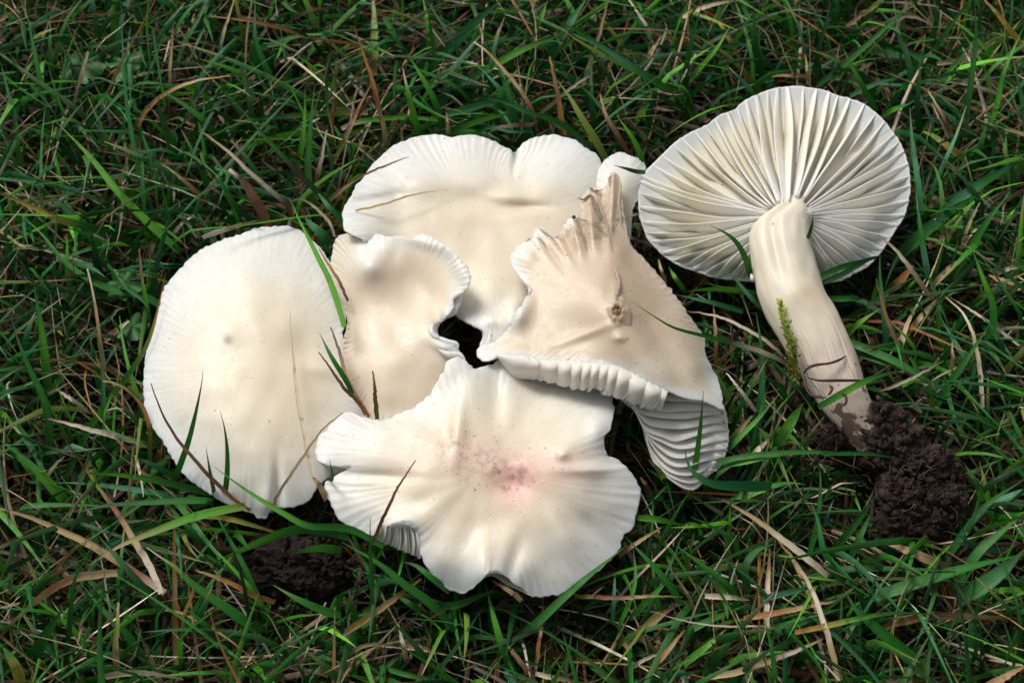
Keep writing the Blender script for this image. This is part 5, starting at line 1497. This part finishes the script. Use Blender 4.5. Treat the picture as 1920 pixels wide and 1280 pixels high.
# matted litter near the soil
V, C_, U_, _ = scatter(5500, (1.35, .2), (.1, .3), (1.5, 5), (.06, .20), (.05, .6), DRY, 101, zlim=.8)
C_ = C_ * .34                            # darkened: deep shade low between the blades, put into the colour
stuff_mesh("dead_grass_litter", V, C_, U_, "matted dead brown and straw coloured grass on the soil", "dead grass")
V4, C4, U4, _ = scatter(1600, (1.2, .35), (.1, .6), (1.0, 4.0), (.018, .045), (.2, 1.3), {'s': 4, 'w': 5, 'o': 2, 't': 1}, 107, zlim=1.7)
V, C_, U_, _ = scatter(6500, (.7, .35), (.6, .4), (1.0, 3.2), (.09, .20), (-.2, .2), GREENS, 102, zlim=1.3)
V2, C2, U2, _ = scatter(5200, (.5, .3), (.8, .5), (2.5, 5.0), (.09, .24), (-.2, .2), GREENS, 103, zlim=1.9)
V3, C3, U3, _ = scatter(1100, (1.1, .3), (.2, .4), (2.0, 5.5), (.04, .10), (.2, .9), {'s': 4, 'w': 4, 'o': 2, 't': 1}, 104, zlim=1.7)
stuff_mesh("grass", np.vstack([V, V2, V3, V4]), np.vstack([C_, C2, C3, C4]), np.vstack([U_, U2, U3, U4]), "short dense dark green lawn grass", "grass")

# larger single blades that stand out of the lawn
V, C_, U_, cc = scatter(520, (.55, .3), (.7, .5), (4.0, 7.0), (.10, .20), (.2, .5), {'g': 5, 'd': 2, 'G': 2, 'b': 2}, 105, zlim=1.8, seg=14)
V2, C2, U2, cc2 = scatter(330, (.9, .3), (.3, .4), (3.0, 6.0), (.05, .11), (.5, 1.3), {'s': 4, 'o': 2.5, 't': 1.5, 'w': 2}, 106, zlim=1.7, seg=14)
fr = grid_faces(14, 3, False)


def inframe(c):
    u, v = PIX(c.reshape(-1, 3))
    ok = ((u > 10) & (u < 1910) & (v > 10) & (v < 1270)).reshape(c.shape[:2])
    return ok.mean(1) > .55


cnt = 0
for Va, Ca, Ua, ca, dry, mx in ((V, C_, U_, cc, False, 85), (V2, C2, U2, cc2, True, 60)):
    idx = np.nonzero(inframe(ca))[0][:mx]
    for i in idx:
        o = add_mesh("straw" if dry else "grass_blade", Va[i].reshape(-1, 3), fr, M_GRASS, None, Ca[i].reshape(-1, 3), Ua[i].reshape(-1, 2))
        wd = np.linalg.norm(Va[i][:, 2] - Va[i][:, 0], axis=1).max()
        tag(o, auto_label(ca[i], wd, Ca[i].reshape(-1, 3).mean(0), dry), "straw" if dry else "grass blade", "dry stalks in the lawn" if dry else "green blades in the lawn")
    rest = np.setdiff1d(np.nonzero(~inframe(ca))[0], idx)
    if len(rest):
        stuff_mesh("dead_grass_margin" if dry else "grass_margin", Va[rest], Ca[rest], Ua[rest], "dry stalks at the lawn's margin" if dry else "longer green grass at the lawn's margin", "dead grass" if dry else "grass")


# ------------------------------------------------------------------ moss
def leaflets(centres, dirs, size, r, spread=1.1):
    """many tiny pointed leaflets"""
    n = len(centres)
    d = dirs + r.normal(0, spread * .5, (n, 3)); d /= np.linalg.norm(d, axis=1, keepdims=True)
    s = np.cross(d, r.normal(0, 1, (n, 3))); s /= np.linalg.norm(s, axis=1, keepdims=True)
    L = size * r.uniform(.6, 1.3, (n, 1)); w = L * .28
    nn = np.cross(s, d)
    V = np.stack([centres, centres + d * L * .45 + s * w, centres + d * L + nn * L * .15, centres + d * L * .45 - s * w], 1)
    return V.reshape(-1, 3), np.arange(n * 4).reshape(n, 4)


def moss_stuff():
    r = np.random.default_rng(31)
    cs, ds = [], []
    patches = [(1060, 1160, 60, 40), (1440, 960, 45, 60), (1480, 930, 40, 50), (1460, 1150, 60, 60), (1130, 1200, 60, 40), (1390, 1060, 50, 50), (560, 1190, 60, 30), (130, 700, 70, 60),
               (260, 600, 50, 50), (450, 60, 80, 50), (1560, 1230, 80, 30), (1700, 1180, 80, 50), (1320, 1180, 60, 60), (850, 1200, 60, 40), (220, 130, 90, 60), (1400, 120, 60, 40), (1720, 620, 40, 30)]
    for (u, v, su, sv) in patches:
        for _ in range(46):
            b = P(r.normal(u, su * .6), r.normal(v, sv * .6), .3)
            h = r.uniform(.5, 1.1)
            d = np.array([r.normal(0, .3), r.normal(0, .3), 1]); d /= np.linalg.norm(d)
            for k in range(26):
                cs.append(b + d * h * k / 26); ds.append(d * .8 + r.normal(0, .7, 3))
    for _ in range(900):
        b = np.array([r.uniform(-17, 17), r.uniform(-14, 17), .2]); h = r.uniform(.3, .7)
        d = np.array([r.normal(0, .3), r.normal(0, .3), 1]); d /= np.linalg.norm(d)
        for k in range(14):
            cs.append(b + d * h * k / 14); ds.append(d * .8 + r.normal(0, .7, 3))
    V, F = leaflets(np.array(cs), np.array(ds), .13, r)
    n = len(cs)
    col = np.repeat(np.array([(.05, .10, .015)]) * np.exp(r.normal(0, .35, (n, 1))), 4, 0)
    o = add_mesh("moss", V, F, M_GRASS, None, col, np.tile([[0, 0], [1, 0], [1, 1], [0, 1]], (n, 1)), smooth=False)
    tag(o, "small tufts of green moss between the grass", "moss", None, "stuff")
moss_stuff()

# moss shoot stuck to the stem
tM = thing("moss_shoot", P(1470, 620, 2.8), "bright yellow green moss shoot stuck to the mushroom stem", "moss")
axis = np.array([(1463, 568, 3.45), (1468, 590, 3.45), (1474, 615, 3.4), (1483, 640, 3.3), (1487, 665, 3.1), (1488, 690, 2.9), (1492, 715, 2.7)], float)
ap = P(axis[:, 0], axis[:, 1], axis[:, 2])
tube("moss_stem", tM, ap, .035, M_GRASS, np.array((.20, .30, .03)), n=20, sides=6)
r_ = np.random.default_rng(2)
a2 = catmull(ap, 260)
t2 = np.gradient(a2, axis=0); t2 /= np.linalg.norm(t2, axis=1, keepdims=True)
V, F = leaflets(np.repeat(a2, 2, 0) + r_.normal(0, .05, (520, 3)) * np.linspace(.4, 1.6, 520)[:, None], np.repeat(-t2, 2, 0) * 1.1, .115, r_, .9)
colm = blend((.50, .62, .10), (.20, .22, .03), np.repeat(np.linspace(0, 1, 520), 4))
tag(add_mesh("moss_leaves", V, F, M_GRASS, tM, colm, np.tile([[0, 0], [1, 0], [1, 1], [0, 1]], (520, 1)), smooth=False), kind="stuff")


# ------------------------------------------------------------------ lobed leaves of small weeds
def lobed_leaf(u, v, z, size, lobes, rot, label, bright=1.0):
    t = thing("lobed_leaf", P(u, v, 0), label, "leaf", "small lobed weed leaves")
    c = P(u, v, z)
    na, nr = 72, 8
    th = np.arange(na) / na * 2 * math.pi
    rad = .62 + .38 * np.abs(np.cos(th * lobes / 2)) ** .7
    rad *= 1 + .05 * np.cos(th * lobes * 3)
    rad *= 1 - .75 * np.exp(-((np.minimum(th, 6.283 - th)) / .28) ** 2)
    rs = np.linspace(0.02, 1, nr)
    X = size * rs[:, None] * rad[None] * np.cos(th + rot)[None]
    Y = size * rs[:, None] * rad[None] * np.sin(th + rot)[None]
    Z = .10 * size * (rs[:, None] ** 2) * np.cos(th * lobes)[None] - .12 * size * rs[:, None] + .1 * X
    V = (np.stack([X, Y, Z], -1) + c).reshape(-1, 3)
    V = np.vstack([V, V - [0, 0, .02]])
    F = np.vstack([grid_faces(nr, na), grid_faces(nr, na)[:, ::-1] + nr * na])
    col = np.tile(np.array((.022, .13, .018)) * bright, (len(V), 1)) * (1 + .25 * np.tile(np.tile(np.cos(th * lobes), nr), 2))[:, None]
    uv = np.stack([np.tile(np.tile(th * 2, nr), 2), np.tile(np.repeat(rs, na), 2)], 1)
    add_mesh("leaf_blade", V, F, M_GRASS, t, col, uv)
    tube("leaf_stalk", t, np.array([c, c + [.1, -.1, -.5 * z], [c[0] + .3, c[1] - .3, .2]]), .03, M_GRASS, np.array((.06, .12, .03)), n=10, sides=6)


lobed_leaf(155, 122, 1.5, .72, 5, 1.2, "lobed green weed leaf at the upper left, the left one of two")
lobed_leaf(235, 120, 1.5, .68, 5, 2.0, "lobed green weed leaf at the upper left beside its twin", 1.2)
lobed_leaf(232, 530, 1.7, .55, 7, .4, "frilled green weed leaf left of the big round cap's upper rim", 1.15)
lobed_leaf(248, 612, 1.4, .45, 5, 2.6, "lobed green weed leaf low beside the big round cap's left rim", 1.0)
lobed_leaf(838, 135, 1.3, .4, 3, 2.6, "small round bright leaf in the grass above the widest cap", 1.6)

# tiny water drops caught on the blades
md, nt, b = new_mat("water_drop")
b.inputs["Base Color"].default_value = (1, 1, 1, 1)
b.inputs["Roughness"].default_value = 0.02
b.inputs["IOR"].default_value = 1.33
b.inputs["Transmission Weight"].default_value = 1.0
Vs, Fs = sphere(10, 14)
for k, (u, v, z, s, lab) in enumerate([(1753, 413, 2.2, .05, "water drop on the broad dark blade right of the gilled cap"), (1666, 497, 2.1, .04, "tiny water drop below the gilled cap's right rim"),
                                       (1551, 1056, 2.3, .07, "water drop on a dark blade below the earthy root"), (1586, 1051, 2.3, .045, "small water drop right of the larger one below the earthy root"),
                                       (976, 163, 2.4, .055, "water drop caught behind the bent straw above the widest cap"), (990, 1246, 1.9, .09, "large water drop in the grass near the bottom edge")]):
    o = add_mesh("water_drop", Vs * np.array([s, s, s * .8]) + P(u, v, z), Fs, md)
    tag(o, lab, "water drop", "water drops on the grass")
